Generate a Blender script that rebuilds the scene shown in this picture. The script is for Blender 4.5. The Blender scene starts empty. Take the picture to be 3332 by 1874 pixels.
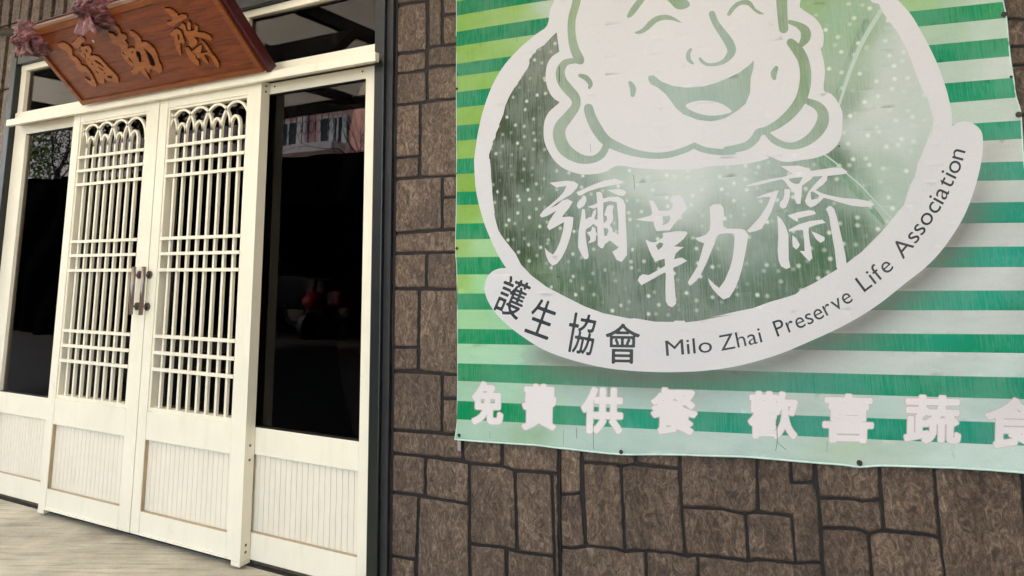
import bpy, math, random
import numpy as np
from mathutils import Vector, Matrix, noise
from mathutils.geometry import delaunay_2d_cdt, tessellate_polygon
random.seed(7); np.random.seed(7)
scene = bpy.context.scene

# ------------------------------------------------------------------ camera
CAMH, WALLY, FPX = 1.45, 2.5, 2200.0
CX, CY = 1666.0, 438.47                       # principal point (the photo is a crop of a taller frame)
R = np.array([[0.88930837, 0.09272295, 0.4478092],
              [0.45695179, -0.14153041, -0.87815956],
              [-0.01804693, 0.98558186, -0.16823409]])   # camera axes -> world
cd = bpy.data.cameras.new('camera'); cam = bpy.data.objects.new('camera', cd)
scene.collection.objects.link(cam)
cam.location = (0, 0, CAMH); cam.rotation_euler = Matrix(R.tolist()).to_euler()
cd.sensor_fit = 'HORIZONTAL'; cd.sensor_width = 36; cd.lens = FPX * 36 / 3332
cd.shift_x = 0.0; cd.shift_y = -(937 - CY) / 3332
cd.clip_start = 0.05; cd.clip_end = 2000
scene.camera = cam

# ------------------------------------------------------------------ light
SUN_EL, SUN_AZ = math.radians(50), math.radians(-66)     # azimuth from +Y towards +X (behind the shop)
w = bpy.data.worlds.new('World'); scene.world = w; w.use_nodes = True
nt = w.node_tree; nt.nodes.clear()
sky = nt.nodes.new('ShaderNodeTexSky'); sky.sky_type = 'NISHITA'; sky.sun_disc = False
sky.sun_elevation = SUN_EL; sky.sun_rotation = SUN_AZ
sky.air_density = 1.2; sky.dust_density = 1.5; sky.ozone_density = 1.2
bg = nt.nodes.new('ShaderNodeBackground'); bg.inputs[1].default_value = 0.15
ow = nt.nodes.new('ShaderNodeOutputWorld')
nt.links.new(sky.outputs[0], bg.inputs[0]); nt.links.new(bg.outputs[0], ow.inputs[0])
sl = bpy.data.lights.new('sun', 'SUN'); sl.energy = 4.0; sl.angle = math.radians(8); sl.color = (1, .99, .97)
so = bpy.data.objects.new('sun', sl); scene.collection.objects.link(so)
sd = Vector((math.sin(SUN_AZ) * math.cos(SUN_EL), math.cos(SUN_AZ) * math.cos(SUN_EL), math.sin(SUN_EL)))
so.rotation_euler = sd.to_track_quat('Z', 'Y').to_euler()
vs = scene.view_settings
vs.view_transform = 'Standard'; vs.look = 'None'; vs.gamma = 1; vs.exposure = 2.62
try: vs.use_curve_mapping = False
except Exception: pass

# ------------------------------------------------------------------ helpers
def ray(px, py): return R @ np.array([px - CX, -(py - CY), -FPX])
def W(px, py, d=0.0):
    """photo pixel -> point on the vertical plane standing d metres in front of the wall"""
    v = ray(px, py); v = v / v[1] * (WALLY - d)
    return (v[0], v[1], v[2] + CAMH)
def MIR(px, py, D):
    """point D metres in front of the wall whose mirror image in the glass shows at that pixel"""
    v = ray(px, py); v = v / v[1] * (WALLY + D)
    return (v[0], WALLY - D, v[2] + CAMH)
def T(ox, oy, s, pts): return [((ox + p[0] / s, oy + p[1] / s) + tuple(q / s for q in p[2:])) for p in pts]
def lin(c):
    return tuple((x / 255 / 12.92) if x / 255 <= .04045 else ((x / 255 + .055) / 1.055) ** 2.4 for x in c)
def tag(o, label=None, cat=None, group=None, kind=None):
    if label: o['label'] = label
    if cat: o['category'] = cat
    if group: o['group'] = group
    if kind: o['kind'] = kind
    return o
def empty(name, loc, label, cat, group=None):
    o = bpy.data.objects.new(name, None); scene.collection.objects.link(o); o.location = loc
    o.empty_display_size = .1
    return tag(o, label, cat, group)
def wloc(o):
    v = Vector((0, 0, 0))
    while o: v += o.location; o = o.parent
    return v
def mesh(name, verts, faces, mats, parent=None, fm=None, smooth=False, bevel=0):
    """verts in world metres; linked as one object below parent"""
    off = wloc(parent) if parent else Vector((0, 0, 0))
    me = bpy.data.meshes.new(name)
    me.from_pydata([(v[0] - off.x, v[1] - off.y, v[2] - off.z) for v in verts], [], faces)
    for m in (mats if isinstance(mats, (list, tuple)) else [mats]): me.materials.append(m)
    if fm is not None: me.polygons.foreach_set('material_index', fm)
    if smooth: me.polygons.foreach_set('use_smooth', [True] * len(me.polygons))
    me.update()
    o = bpy.data.objects.new(name, me); scene.collection.objects.link(o)
    if parent: o.parent = parent
    if bevel:
        b = o.modifiers.new('bevel', 'BEVEL'); b.width = bevel; b.segments = 2; b.limit_method = 'ANGLE'
    return o
class MB:
    def __init__(s): s.v = []; s.f = []
    def add(s, v, f):
        n = len(s.v); s.v += [tuple(p) for p in v]; s.f += [tuple(i + n for i in q) for q in f]; return s
    def box(s, x0, x1, y0, y1, z0, z1):
        return s.add([(x0, y0, z0), (x1, y0, z0), (x1, y1, z0), (x0, y1, z0), (x0, y0, z1), (x1, y0, z1), (x1, y1, z1), (x0, y1, z1)],
                     [(0, 3, 2, 1), (4, 5, 6, 7), (0, 1, 5, 4), (1, 2, 6, 5), (2, 3, 7, 6), (3, 0, 4, 7)])
    def bx(s, x0, x1, d0, d1, z0, z1):        # d = metres in front of the wall plane
        return s.box(x0, x1, WALLY - max(d0, d1), WALLY - min(d0, d1), z0, z1)
    def tube(s, pts, r, n=8, cap=True):
        P = [Vector(p) for p in pts]; rings = []
        up = Vector((0, 0, 1))
        for i, p in enumerate(P):
            t = (P[min(i + 1, len(P) - 1)] - P[max(i - 1, 0)]).normalized()
            a = t.cross(up)
            if a.length < .05: a = t.cross(Vector((0, 1, 0)))
            a.normalize(); b = t.cross(a).normalized()
            rr = r[i] if isinstance(r, (list, tuple)) else r
            rings.append([p + a * math.cos(2 * math.pi * k / n) * rr + b * math.sin(2 * math.pi * k / n) * rr for k in range(n)])
        v = [q for g in rings for q in g]; f = []
        for i in range(len(P) - 1):
            for k in range(n):
                f.append((i * n + k, i * n + (k + 1) % n, (i + 1) * n + (k + 1) % n, (i + 1) * n + k))
        if cap: f.append(tuple(range(n - 1, -1, -1))); f.append(tuple((len(P) - 1) * n + k for k in range(n)))
        return s.add(v, f)
    def disc(s, c, ax, r, h, n=16):
        c = Vector(c); ax = Vector(ax).normalized()
        return s.tube([c, c + ax * h], r, n)
    def build(s, name, mat, parent=None, **k): return mesh(name, s.v, s.f, mat, parent, **k)
def area2(p): return sum(p[i][0] * p[(i + 1) % len(p)][1] - p[(i + 1) % len(p)][0] * p[i][1] for i in range(len(p))) / 2
def chaikin(p, it=1):
    for _ in range(it):
        q = []
        for i in range(len(p)):
            a, b = p[i], p[(i + 1) % len(p)]
            q += [(a[0] * .75 + b[0] * .25, a[1] * .75 + b[1] * .25), (a[0] * .25 + b[0] * .75, a[1] * .25 + b[1] * .75)]
        p = q
    return p
def prism(mb, outer, holes, fn, h0, h1, draft=0):
    """polygon with holes in 2-D, raised from h0 to h1; fn(u, v, h) -> world point"""
    loops = [list(outer)] + [list(h) for h in holes]
    tris = tessellate_polygon([[Vector((x, y, 0)) for x, y in l] for l in loops])
    flat = [p for l in loops for p in l]
    top = [fn(x, y, h1) for x, y in flat]; bot = [fn(x, y, h0) for x, y in flat]
    n = len(flat); f = [tuple(t) for t in tris]; base = 0
    for l in loops:
        m = len(l)
        for i in range(m): f.append((base + i, base + (i + 1) % m, n + base + (i + 1) % m, n + base + i))
        base += m
    mb.add(top + bot, f)

# ------------------------------------------------------------------ materials
def new_mat(name):
    m = bpy.data.materials.new(name); m.use_nodes = True
    t = m.node_tree; return m, t, t.nodes['Principled BSDF']
def N(t, typ, **k):
    n = t.nodes.new(typ)
    for a, b in k.items():
        if a in n.inputs.keys(): n.inputs[a].default_value = b
        else: setattr(n, a, b)
    return n
def coords(t, scale=(1, 1, 1), rot=(0, 0, 0)):
    g = N(t, 'ShaderNodeNewGeometry'); mp = N(t, 'ShaderNodeMapping')
    mp.inputs['Scale'].default_value = scale; mp.inputs['Rotation'].default_value = rot
    t.links.new(g.outputs['Position'], mp.inputs[0]); return mp.outputs[0]
def noise_n(t, vec, scale, detail=6, rough=.6, dist=0):
    n = N(t, 'ShaderNodeTexNoise'); n.inputs['Scale'].default_value = scale; n.inputs['Detail'].default_value = detail
    n.inputs['Roughness'].default_value = rough; n.inputs['Distortion'].default_value = dist
    t.links.new(vec, n.inputs['Vector']); return n.outputs['Fac']
def ramp(t, fac, stops):
    r = N(t, 'ShaderNodeValToRGB'); e = r.color_ramp.elements
    while len(e) < len(stops): e.new(.5)
    for i, (p, c) in enumerate(stops):
        e[i].position = p; e[i].color = (*c, 1) if not isinstance(c, (int, float)) else (c, c, c, 1)
    t.links.new(fac, r.inputs[0]); return r.outputs[0]
def mix(t, fac, a, b, mode='MIX'):
    m = N(t, 'ShaderNodeMix', data_type='RGBA', blend_type=mode)
    for s, v in ((m.inputs[0], fac), (m.inputs[6], a), (m.inputs[7], b)):
        if isinstance(v, bpy.types.NodeSocket): t.links.new(v, s)
        elif isinstance(v, (int, float)): s.default_value = v
        else: s.default_value = (*v[:3], 1)
    return m.outputs[2]
def bump(t, bs, h, strength=.3, dist=.002):
    b = N(t, 'ShaderNodeBump'); b.inputs['Strength'].default_value = strength; b.inputs['Distance'].default_value = dist
    t.links.new(h, b.inputs['Height']); t.links.new(b.outputs[0], bs.inputs['Normal']); return b
def simple(name, col, rough=.5, metal=0, var=.12, scale=30, bumpy=0, vec=(1, 1, 1), spec=.5):
    m, t, b = new_mat(name); c = coords(t, vec); n = noise_n(t, c, scale)
    dark = tuple(x * (1 - var * 1.6) for x in col); lite = tuple(min(1, x * (1 + var)) for x in col)
    t.links.new(ramp(t, n, [(.25, dark), (.75, lite)]), b.inputs['Base Color'])
    b.inputs['Roughness'].default_value = rough; b.inputs['Metallic'].default_value = metal
    b.inputs['Specular IOR Level'].default_value = spec
    if bumpy: bump(t, b, noise_n(t, c, scale * 3), bumpy)
    return m
def cream_mat(name, col, streak=.035):
    m, t, b = new_mat(name); c = coords(t)
    n1 = noise_n(t, c, 3, 5, .6); n2 = noise_n(t, coords(t, (60, 60, 6)), 1.5, 4, .6); n3 = noise_n(t, c, 260, 2, .6)
    base = ramp(t, n1, [(.3, tuple(x * .93 for x in col)), (.7, col)])
    base = mix(t, streak, base, ramp(t, n2, [(.3, (.45, .4, .3)), (.65, (1, 1, 1))]), 'MULTIPLY')
    spots = ramp(t, noise_n(t, c, 14, 8, .75), [(.0, (.6, .5, .36)), (.29, (.62, .52, .38)), (.34, (1, 1, 1))])
    base = mix(t, .5, base, spots, 'MULTIPLY')
    base = mix(t, .16, base, ramp(t, noise_n(t, coords(t, (9, 9, 2.2)), 1.3, 9, .7, .6), [(.33, (.72, .66, .55)), (.46, (1, 1, 1))]), 'MULTIPLY')
    t.links.new(base, b.inputs['Base Color']); b.inputs['Roughness'].default_value = .42
    bump(t, b, n3, .06, .0006); return m
M_CREAM = cream_mat('cream_painted_aluminium', lin((241, 233, 213)))
M_CREAM2 = cream_mat('cream_painted_board', lin((236, 227, 209)), .05)
M_LEDGE = cream_mat('dusty_shaded_cream', lin((186, 165, 134)), .5)  # ledge dirt; on the side reveals this darker cream paints their shade
M_TRACK = simple('bottom_track_metal', lin((105, 92, 74)), .5, .3, .3, 25, .2)
M_POST = simple('dark_green_grey_paint', lin((22, 27, 27)), .38, 0, .15, 8, .05, (1, 1, .3))
M_POSTD = simple('dark_gasket_paint', lin((34, 33, 35)), .5, 0, .2, 14, .05)
M_BLACK = simple('black_rubber_and_shadow', (.012, .011, .011), .6)
M_STEEL = simple('brushed_stainless_steel', (.30, .25, .23), .34, 1.0, .15, 40, 0, (4, 4, 1))
M_STEELD = simple('stainless_rose', (.24, .21, .2), .3, 1.0, .2, 60)
M_SCREW = simple('screw_head', (.2, .17, .13), .4, .8, .2, 90)
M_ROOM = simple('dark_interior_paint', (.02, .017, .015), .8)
M_HAND = simple('beige_handle_plastic', lin((165, 145, 115)), .4)
M_REDP = simple('red_lacquer', lin((70, 11, 19)), .4, 0, .25, 9, .1, (1, 1, .4))
M_TIE = simple('greyed_plastic_tie', lin((150, 145, 140)), .5)
M_NAIL = simple('rusty_screw_cap', lin((60, 52, 46)), .6, .3, .3, 200)
M_SILL = simple('dark_sill', lin((40, 36, 33)), .8)

def wood_mat(name, a, b_, rot=0):
    m, t, b = new_mat(name)
    tc = N(t, 'ShaderNodeTexCoord'); mp = N(t, 'ShaderNodeMapping'); mp.inputs['Scale'].default_value = (1.6, 16, 16)
    t.links.new(tc.outputs['Object'], mp.inputs[0]); v = mp.outputs[0]
    n = noise_n(t, v, 2.2, 8, .62, 1.2); n2 = noise_n(t, v, 9, 5, .7, .3)
    c = ramp(t, n, [(.28, b_), (.5, tuple((x + y) / 2 for x, y in zip(a, b_))), (.72, a)])
    c = mix(t, .55, c, ramp(t, n2, [(.3, (.5, .42, .38)), (.62, (1.1, 1.08, 1.05))]), 'MULTIPLY')
    t.links.new(c, b.inputs['Base Color']); b.inputs['Roughness'].default_value = .5; b.inputs['Specular IOR Level'].default_value = .25
    bump(t, b, n2, .25, .001); return m
M_WOOD = wood_mat('stained_board_wood', lin((140, 68, 27)), lin((86, 39, 18)))
M_WOODF = wood_mat('orange_frame_wood', lin((150, 84, 38)), lin((108, 56, 28)))
M_CARVE_SHADE = simple('dark_carving_shade', lin((34, 15, 11)), .8, spec=.1)
M_CARVE = wood_mat('golden_carved_wood', lin((166, 98, 42)), lin((138, 76, 32)))

def stone_mat(name, dull=1.0):
    m, t, b = new_mat(name)
    oi = N(t, 'ShaderNodeObjectInfo')
    off = N(t, 'ShaderNodeVectorMath', operation='SCALE'); cmb = N(t, 'ShaderNodeCombineXYZ')
    for i in range(3): t.links.new(oi.outputs['Random'], cmb.inputs[i])
    t.links.new(cmb.outputs[0], off.inputs[0]); off.inputs['Scale'].default_value = 9.0
    g = N(t, 'ShaderNodeNewGeometry'); ad = N(t, 'ShaderNodeVectorMath', operation='ADD')
    t.links.new(g.outputs['Position'], ad.inputs[0]); t.links.new(off.outputs[0], ad.inputs[1])
    rot = N(t, 'ShaderNodeMapping'); rot.inputs['Scale'].default_value = (1, 1, .55); rot.inputs['Rotation'].default_value = (0, .5, 0)
    t.links.new(ad.outputs[0], rot.inputs[0]); v = rot.outputs[0]
    big = noise_n(t, v, 7, 4, .55)
    wr = noise_n(t, v, 40, 10, .78, 1.6)                     # crumpled leather-like wrinkles
    fine = noise_n(t, v, 150, 5, .7, 1.0)
    c1 = ramp(t, wr, [(.34, lin((46, 35, 29))), (.46, lin((84, 68, 56))), (.56, lin((120, 102, 87))), (.70, lin((164, 145, 123)))])
    c = mix(t, .55, c1, ramp(t, big, [(.3, lin((150, 138, 128))), (.7, (1, .97, .92))]), 'MULTIPLY')
    c = mix(t, .65, c, ramp(t, fine, [(.34, (.3, .26, .24)), (.5, (.95, .94, .93)), (.68, (1.4, 1.34, 1.28))]), 'MULTIPLY')
    band = noise_n(t, coords(t, (7, 7, .25)), 1.6, 3, .5)      # shading of the sheet's folds, put into the colour as vertical bands
    c = mix(t, .6, c, ramp(t, band, [(.3, (.72, .70, .68)), (.5, (1, 1, 1)), (.7, (1.22, 1.2, 1.16))]), 'MULTIPLY')
    val = N(t, 'ShaderNodeMapRange'); val.inputs['To Min'].default_value = .82 * dull; val.inputs['To Max'].default_value = 1.2 * dull
    t.links.new(oi.outputs['Random'], val.inputs[0])
    hs = N(t, 'ShaderNodeHueSaturation'); t.links.new(val.outputs[0], hs.inputs['Value']); t.links.new(c, hs.inputs['Color'])
    t.links.new(hs.outputs[0], b.inputs['Base Color']); b.inputs['Roughness'].default_value = .62
    mx = mix(t, .4, wr, fine); bump(t, b, mx, 1.0, .006); return m
M_STONE = stone_mat('embossed_stone_print', 1.0)
M_RIB = stone_mat('ribbed_stone_print', 1.3)
M_JOINT = simple('dark_joint_print', lin((25, 18, 17)), .7, 0, .25, 60, .3)

def glass_mat(name, tint):
    m, t, b = new_mat(name); t.nodes.remove(b); out = t.nodes['Material Output']
    fr = N(t, 'ShaderNodeFresnel'); fr.inputs[0].default_value = 1.5
    tr = N(t, 'ShaderNodeBsdfTransparent'); tr.inputs[0].default_value = (*tint, 1)
    gl = N(t, 'ShaderNodeBsdfGlossy'); gl.inputs['Roughness'].default_value = .006; gl.inputs[0].default_value = (.66, .64, .63, 1)
    ms = N(t, 'ShaderNodeMixShader'); t.links.new(fr.outputs[0], ms.inputs[0]); t.links.new(tr.outputs[0], ms.inputs[1]); t.links.new(gl.outputs[0], ms.inputs[2])
    # faint waviness of float glass
    bp = N(t, 'ShaderNodeBump'); bp.inputs['Strength'].default_value = .02; bp.inputs['Distance'].default_value = .01
    t.links.new(noise_n(t, coords(t), 3, 1), bp.inputs['Height']); t.links.new(bp.outputs[0], gl.inputs['Normal'])
    t.links.new(ms.outputs[0], out.inputs[0]); return m
M_GLASS = glass_mat('dark_tinted_glass', (.52, .45, .38))

# ------------------------------------------------------------------ ground
def ground_mat():
    m, t, b = new_mat('brushed_concrete')
    v = coords(t, (1, 1, 1), (0, 0, math.radians(-24)))
    st = N(t, 'ShaderNodeMapping'); st.inputs['Scale'].default_value = (1.0, 14, 1); t.links.new(v, st.inputs[0])
    n1 = noise_n(t, st.outputs[0], 3.2, 6, .6, .5); n2 = noise_n(t, v, 2.0, 7, .62); n3 = noise_n(t, v, 120, 3, .7)
    c = ramp(t, n2, [(.25, lin((138, 132, 117))), (.5, lin((182, 174, 156))), (.75, lin((214, 208, 190)))])
    c = mix(t, .5, c, ramp(t, n1, [(.34, (.38, .35, .31)), (.5, (.95, .95, .94)), (.66, (1.12, 1.12, 1.1))]), 'MULTIPLY')
    c = mix(t, .25, c, ramp(t, n3, [(.3, (.6, .58, .55)), (.6, (1.08, 1.08, 1.08))]), 'MULTIPLY')
    t.links.new(c, b.inputs['Base Color']); b.inputs['Roughness'].default_value = .85
    bump(t, b, mix(t, .35, n1, n3), .6, .012); return m
g = MB(); g.add([(-400, -400, .022), (400, -400, .022), (400, 400, .022), (-400, 400, .022)], [(0, 1, 2, 3)])
tag(g.build('ground', ground_mat()), kind='structure')

# ------------------------------------------------------------------ shop building shell (keeps the sun off, dark room behind the glass)
sh = empty('shop_building', (-2, 6, 0), 'dark shop interior and upper walls behind the cream doors', 'building')
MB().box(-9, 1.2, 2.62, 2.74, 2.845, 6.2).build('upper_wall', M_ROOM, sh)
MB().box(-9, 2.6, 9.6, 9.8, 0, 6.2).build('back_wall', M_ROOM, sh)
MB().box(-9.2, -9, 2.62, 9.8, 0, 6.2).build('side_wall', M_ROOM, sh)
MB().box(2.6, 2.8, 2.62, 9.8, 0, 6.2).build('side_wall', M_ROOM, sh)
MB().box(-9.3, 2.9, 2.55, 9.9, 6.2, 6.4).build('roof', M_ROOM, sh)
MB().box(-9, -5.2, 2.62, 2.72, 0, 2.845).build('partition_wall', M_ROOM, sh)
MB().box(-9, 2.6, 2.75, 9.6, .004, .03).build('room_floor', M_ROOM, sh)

# ------------------------------------------------------------------ stone clad wall (right)
wr = empty('stone_wall', (-.6, WALLY, 0), 'brown embossed stone-pattern wall with dark joints beside the cream doors', 'wall')
MB().bx(-1.88, 2.6, -.12, 0, 0, 3.6).build('joint_backing', M_JOINT, wr)
def inset(poly, k):
    if area2(poly) < 0: poly = poly[::-1]
    n = len(poly); out = []
    for i in range(n):
        p0, p1, p2 = (np.array(poly[j % n][:2], float) for j in (i - 1, i, i + 1))
        a = p1 - p0; b = p2 - p1; a /= np.linalg.norm(a) + 1e-9; b /= np.linalg.norm(b) + 1e-9
        na = np.array([-a[1], a[0]]); nb = np.array([-b[1], b[0]]); m = na + nb; d = m @ m
        m = m / d * 2 if d > .3 else na
        out.append(tuple(p1 + m * k))
    return out
def stone(poly, parent, name='stone', mat=None, gap=4.3, dd=0.0, h=.007):
    p = inset(poly, gap); q = []
    for i in range(len(p)):                                   # subdivide, wobble the edge
        a, b = p[i], p[(i + 1) % len(p)]; L = math.dist(a, b); n = max(1, int(L / 17))
        for k in range(n):
            t_ = k / n; x = a[0] + (b[0] - a[0]) * t_; y = a[1] + (b[1] - a[1]) * t_
            q.append((x + noise.noise((x * .05, y * .05, 1)) * 3.2, y + noise.noise((x * .05, y * .05, 9)) * 3.2))
    q2 = []
    for i in range(len(q)):                                   # round corners a little
        a, b, c = q[i - 1], q[i], q[(i + 1) % len(q)]
        q2.append((b[0] * .86 + (a[0] + c[0]) * .07, b[1] * .86 + (a[1] + c[1]) * .07))
    r1 = inset(q2, 1.6); r2 = inset(q2, 5.5)
    if area2(q2) < 0: q2 = q2[::-1]
    n = len(q2)
    v = [W(*p_, dd + .0) for p_ in q2] + [W(*p_, dd + h * .75) for p_ in r1] + [W(*p_, dd + h) for p_ in r2]
    f = [(i, (i + 1) % n, n + (i + 1) % n, n + i) for i in range(n)] + [(n + i, n + (i + 1) % n, 2 * n + (i + 1) % n, 2 * n + i) for i in range(n)]
    f.append(tuple(2 * n + i for i in range(n)))
    f = [t_[::-1] for t_ in f]
    return mesh(name, v, f, mat or M_STONE, parent, smooth=False)
STONES = [
 # strip between door post and banner
 [(1283,-60),(1390,-60),(1390,4),(1283,20)], [(1394,-60),(1440,-60),(1440,150),(1394,156),(1392,4)],
 [(1440,-60),(1520,-60),(1520,41),(1440,52)], [(1440,52),(1520,41),(1520,140),(1440,150)],
 [(1287,20),(1391,3),(1391,164),(1287,178)],
 [(1287,178),(1390,164),(1390,229),(1287,241)], [(1391,155),(1520,140),(1520,208),(1391,221)],
 [(1276,241),(1391,229),(1391,334),(1276,344)], [(1391,221),(1520,207),(1520,318),(1391,330)],
 [(1274,344),(1369,335),(1368,510),(1273,516)], [(1369,335),(1520,317),(1520,573),(1367,577)],
 [(1273,516),(1367,508),(1366,577),(1274,584)],
 [(1280,586),(1440,571),(1440,748),(1280,760)], [(1440,572),(1520,572),(1520,641),(1440,643)], [(1440,643),(1520,641),(1520,744),(1440,748)],
 [(1281,761),(1520,744),(1520,820),(1279,825)], 
 [(1269,826),(1389,823),(1389,938),(1268,938)], [(1389,823),(1520,820),(1520,942),(1389,939)],
 [(1266,939),(1366,942),(1363,1130),(1265,1130)], [(1265,1131),(1363,1130),(1362,1206),(1265,1206)],
 [(1367,942),(1520,943),(1520,1222),(1387,1212),(1362,1206)],
 [(1271,1207),(1440,1217),(1439,1408),(1270,1398)], [(1440,1217),(1520,1222),(1520,1298),(1440,1296)], [(1440,1297),(1520,1298),(1520,1417),(1439,1410)],
 [(1271,1399),(1507,1417),(1507,1498),(1383,1485),(1270,1473)], [(1508,1417),(1633,1420),(1635,1516),(1527,1506),(1508,1499)],
 [(1261,1474),(1386,1486),(1385,1614),(1259,1598)], [(1386,1487),(1528,1506),(1529,1641),(1385,1616)],
 [(1259,1600),(1364,1613),(1356,1820),(1256,1806)], [(1364,1614),(1529,1641),(1529,1990),(1357,1990),(1357,1815)],
 [(1256,1807),(1354,1821),(1352,1990),(1253,1990)],
 # below the banner, left sheet
 [(1635,1425),(1818,1430),(1818,1540),(1673,1530),(1636,1517)],
 [(1529,1508),(1636,1518),(1676,1532),(1683,1793),(1646,1781),(1530,1768)], [(1677,1532),(1796,1540),(1805,1810),(1685,1795)],
 [(1797,1541),(1819,1541),(1821,1990),(1809,1990),(1806,1807)],
 [(1530,1770),(1646,1783),(1652,1990),(1530,1990)], [(1650,1784),(1686,1797),(1806,1811),(1809,1990),(1653,1990)],
 # right sheet
 [(1821,1430),(1891,1440),(1893,1604),(1822,1609)], [(1822,1610),(1893,1605),(1907,1775),(1856,1785),(1824,1777)],
 [(1893,1440),(2068,1450),(2069,1509),(2022,1516),(2006,1510),(1896,1504)], [(2070,1450),(2211,1455),(2211,1525),(2069,1509)],
 [(1896,1504),(2006,1510),(2021,1518),(2034,1793),(2006,1785),(1908,1776)], [(2021,1517),(2054,1510),(2209,1526),(2231,1808),(2192,1799),(2058,1789),(2035,1795)],
 [(2212,1460),(2463,1462),(2467,1663),(2423,1672),(2379,1664),(2351,1657),(2219,1650)],
 [(2219,1651),(2351,1657),(2379,1664),(2426,1673),(2436,1826),(2382,1817),(2264,1805),(2231,1808)],
 [(2463,1470),(2572,1472),(2575,1572),(2650,1570),(2664,1617),(2675,1829),(2589,1833),(2577,1678),(2468,1665)],
 [(2427,1673),(2451,1665),(2577,1679),(2590,1833),(2463,1819),(2437,1827)],
 [(2573,1478),(2651,1480),(2650,1569),(2576,1571)],
 [(2651,1480),(2858,1490),(2866,1624),(2807,1631),(2775,1623),(2664,1618)], [(2664,1620),(2775,1624),(2807,1632),(2867,1625),(2876,1724),(2827,1736),(2787,1720),(2672,1718)],
 [(2859,1490),(3036,1500),(3057,1748),(3005,1738),(2878,1725)],
 [(3037,1500),(3320,1510),(3336,1700),(3360,1990),(3088,1990),(3059,1750)], [(3322,1510),(3480,1520),(3500,1990),(3362,1990),(3338,1700)],
 [(2673,1719),(2787,1721),(2826,1737),(2837,1874),(2845,1990),(2692,1990),(2680,1874)], [(2827,1737),(2867,1727),(3005,1740),(3059,1751),(3075,1874),(3086,1990),(2846,1990),(2838,1874)],
 [(1823,1778),(1856,1786),(1911,1777),(2006,1786),(2034,1796),(2103,1791),(2106,1990),(1824,1990)],
 [(2103,1791),(2192,1800),(2236,1811),(2270,1806),(2275,1990),(2107,1990)], [(2270,1806),(2382,1818),(2431,1828),(2463,1821),(2589,1834),(2676,1829),(2692,1990),(2276,1990)],
 # right of the banner, top
 [(3240,-60),(3400,-60),(3400,61),(3250,64)], [(3250,64),(3400,61),(3400,150),(3255,153)], [(3255,153),(3400,150),(3400,211),(3260,215)],
 [(3260,215),(3400,211),(3410,372),(3270,380)], [(3270,381),(3410,374),(3420,560),(3280,560)],
]
for p in STONES: stone(p, wr)
# lap seam of the cladding sheets
MB().add([W(1818,1400,.009),W(1821,1400,.009),W(1827,2000,.009),W(1824,2000,.009),W(1818,1400,0),W(1821,1400,0),W(1827,2000,0),W(1824,2000,0)],
         [(0,1,2,3),(0,4,5,1),(1,5,6,2),(2,6,7,3),(3,7,4,0)]).build('sheet_seam', M_JOINT, wr)
MB().bx(-1.879, -1.866, 0, .008, 0, 3.0).build('edge_trim', M_JOINT, wr)

nw = empty('light_block_wall', (2.7, 0, 0), 'added dull brown wall outside the right edge, blocking light from that side', 'wall')  # unseen wall, added to keep sky light off right-facing sides
MB().box(2.62, 2.8, -5.5, 2.6, 0, 5).build('block_face', simple('dull_brown_block', (.05, .043, .036), .9), nw)
# ------------------------------------------------------------------ ribbed wall (left and above)
wl = empty('ribbed_wall', (-5.3, WALLY, 0), 'ribbed brown wall strip at the far left beyond the dark door post', 'wall')
MB().bx(-9, -5.16, -.11, -.02, 0, 3.6).bx(-5.16, -1.86, -.11, -.02, 2.845, 3.9).build('backing', M_JOINT, wl)
x = -5.165
while x > -7.2:
    wd = .095
    for z0, z1 in ((0, .42), (.425, .98), (.985, 1.5), (1.505, 2.08), (2.085, 2.62), (2.625, 3.1), (3.105, 3.6)):
        j = random.uniform(-.02, .02) if z0 else 0
        MB().bx(x - wd, x, -.02, .012, z0 + .003, z1 - .003).build('ribbed_panel', M_RIB, wl, bevel=.004)
    x -= .14
x = -5.15
while x < -1.9:
    MB().bx(x, x + .095, -.02, .012, 2.85, 3.6).build('ribbed_panel', M_RIB, wl, bevel=.004)
    x += .14

# ------------------------------------------------------------------ dark outer door frame
fr = empty('door_frame', (-3.5, WALLY, 0), 'dark grey-green steel frame around the cream doors', 'door frame')
mb = MB(); mb.bx(-1.984, -1.925, -.1, .034, 0, 3.9); mb.build('post', M_POST, fr, bevel=.006)
mb = MB(); mb.bx(-1.925, -1.90, -.1, .016, 0, 3.9); mb.build('post_channel', M_POSTD, fr)
mb = MB(); mb.bx(-1.90, -1.881, -.1, .026, 0, 3.9); mb.build('post_lip', M_POSTD, fr, bevel=.003)
mb = MB(); mb.bx(-5.155, -5.088, -.1, .034, 0, 2.83); mb.build('post', M_POST, fr, bevel=.006)
mb = MB(); mb.bx(-5.088, -1.984, -.1, .03, 2.775, 2.84); mb.build('header', M_POST, fr, bevel=.004)

# ------------------------------------------------------------------ transoms
def transom(x0, x1, z0, z1, label, sl, sr):
    t = empty('transom_window', ((x0 + x1) / 2, WALLY, z0), label, 'window')
    MB().bx(x0, x1, -.06, .0, z1 - .042, z1).build('top_rail', M_CREAM, t, bevel=.002)
    MB().bx(x0, x1, -.06, .004, z0, z0 + .022).build('bottom_rail', M_CREAM, t, bevel=.002)
    MB().bx(x0, x0 + sl, -.06, -.002, z0 + .022, z1 - .042).build('stile', M_CREAM, t, bevel=.002)
    MB().bx(x1 - sr, x1, -.06, -.002, z0 + .022, z1 - .042).build('stile', M_CREAM if sr > .02 else M_POSTD, t)
    MB().bx(x0 + sl, x1 - sr, -.034, -.028, z0 + .02, z1 - .04).build('pane', M_GLASS, t)
    return t
transom(-5.086, -2.93, 2.388, 2.772, 'dark transom window at upper left, half hidden behind the wooden signboard', .062, .05)
transom(-2.93, -1.986, 2.42, 2.772, 'dark transom window at upper right reflecting the canopy beams', .05, .008)
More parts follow.
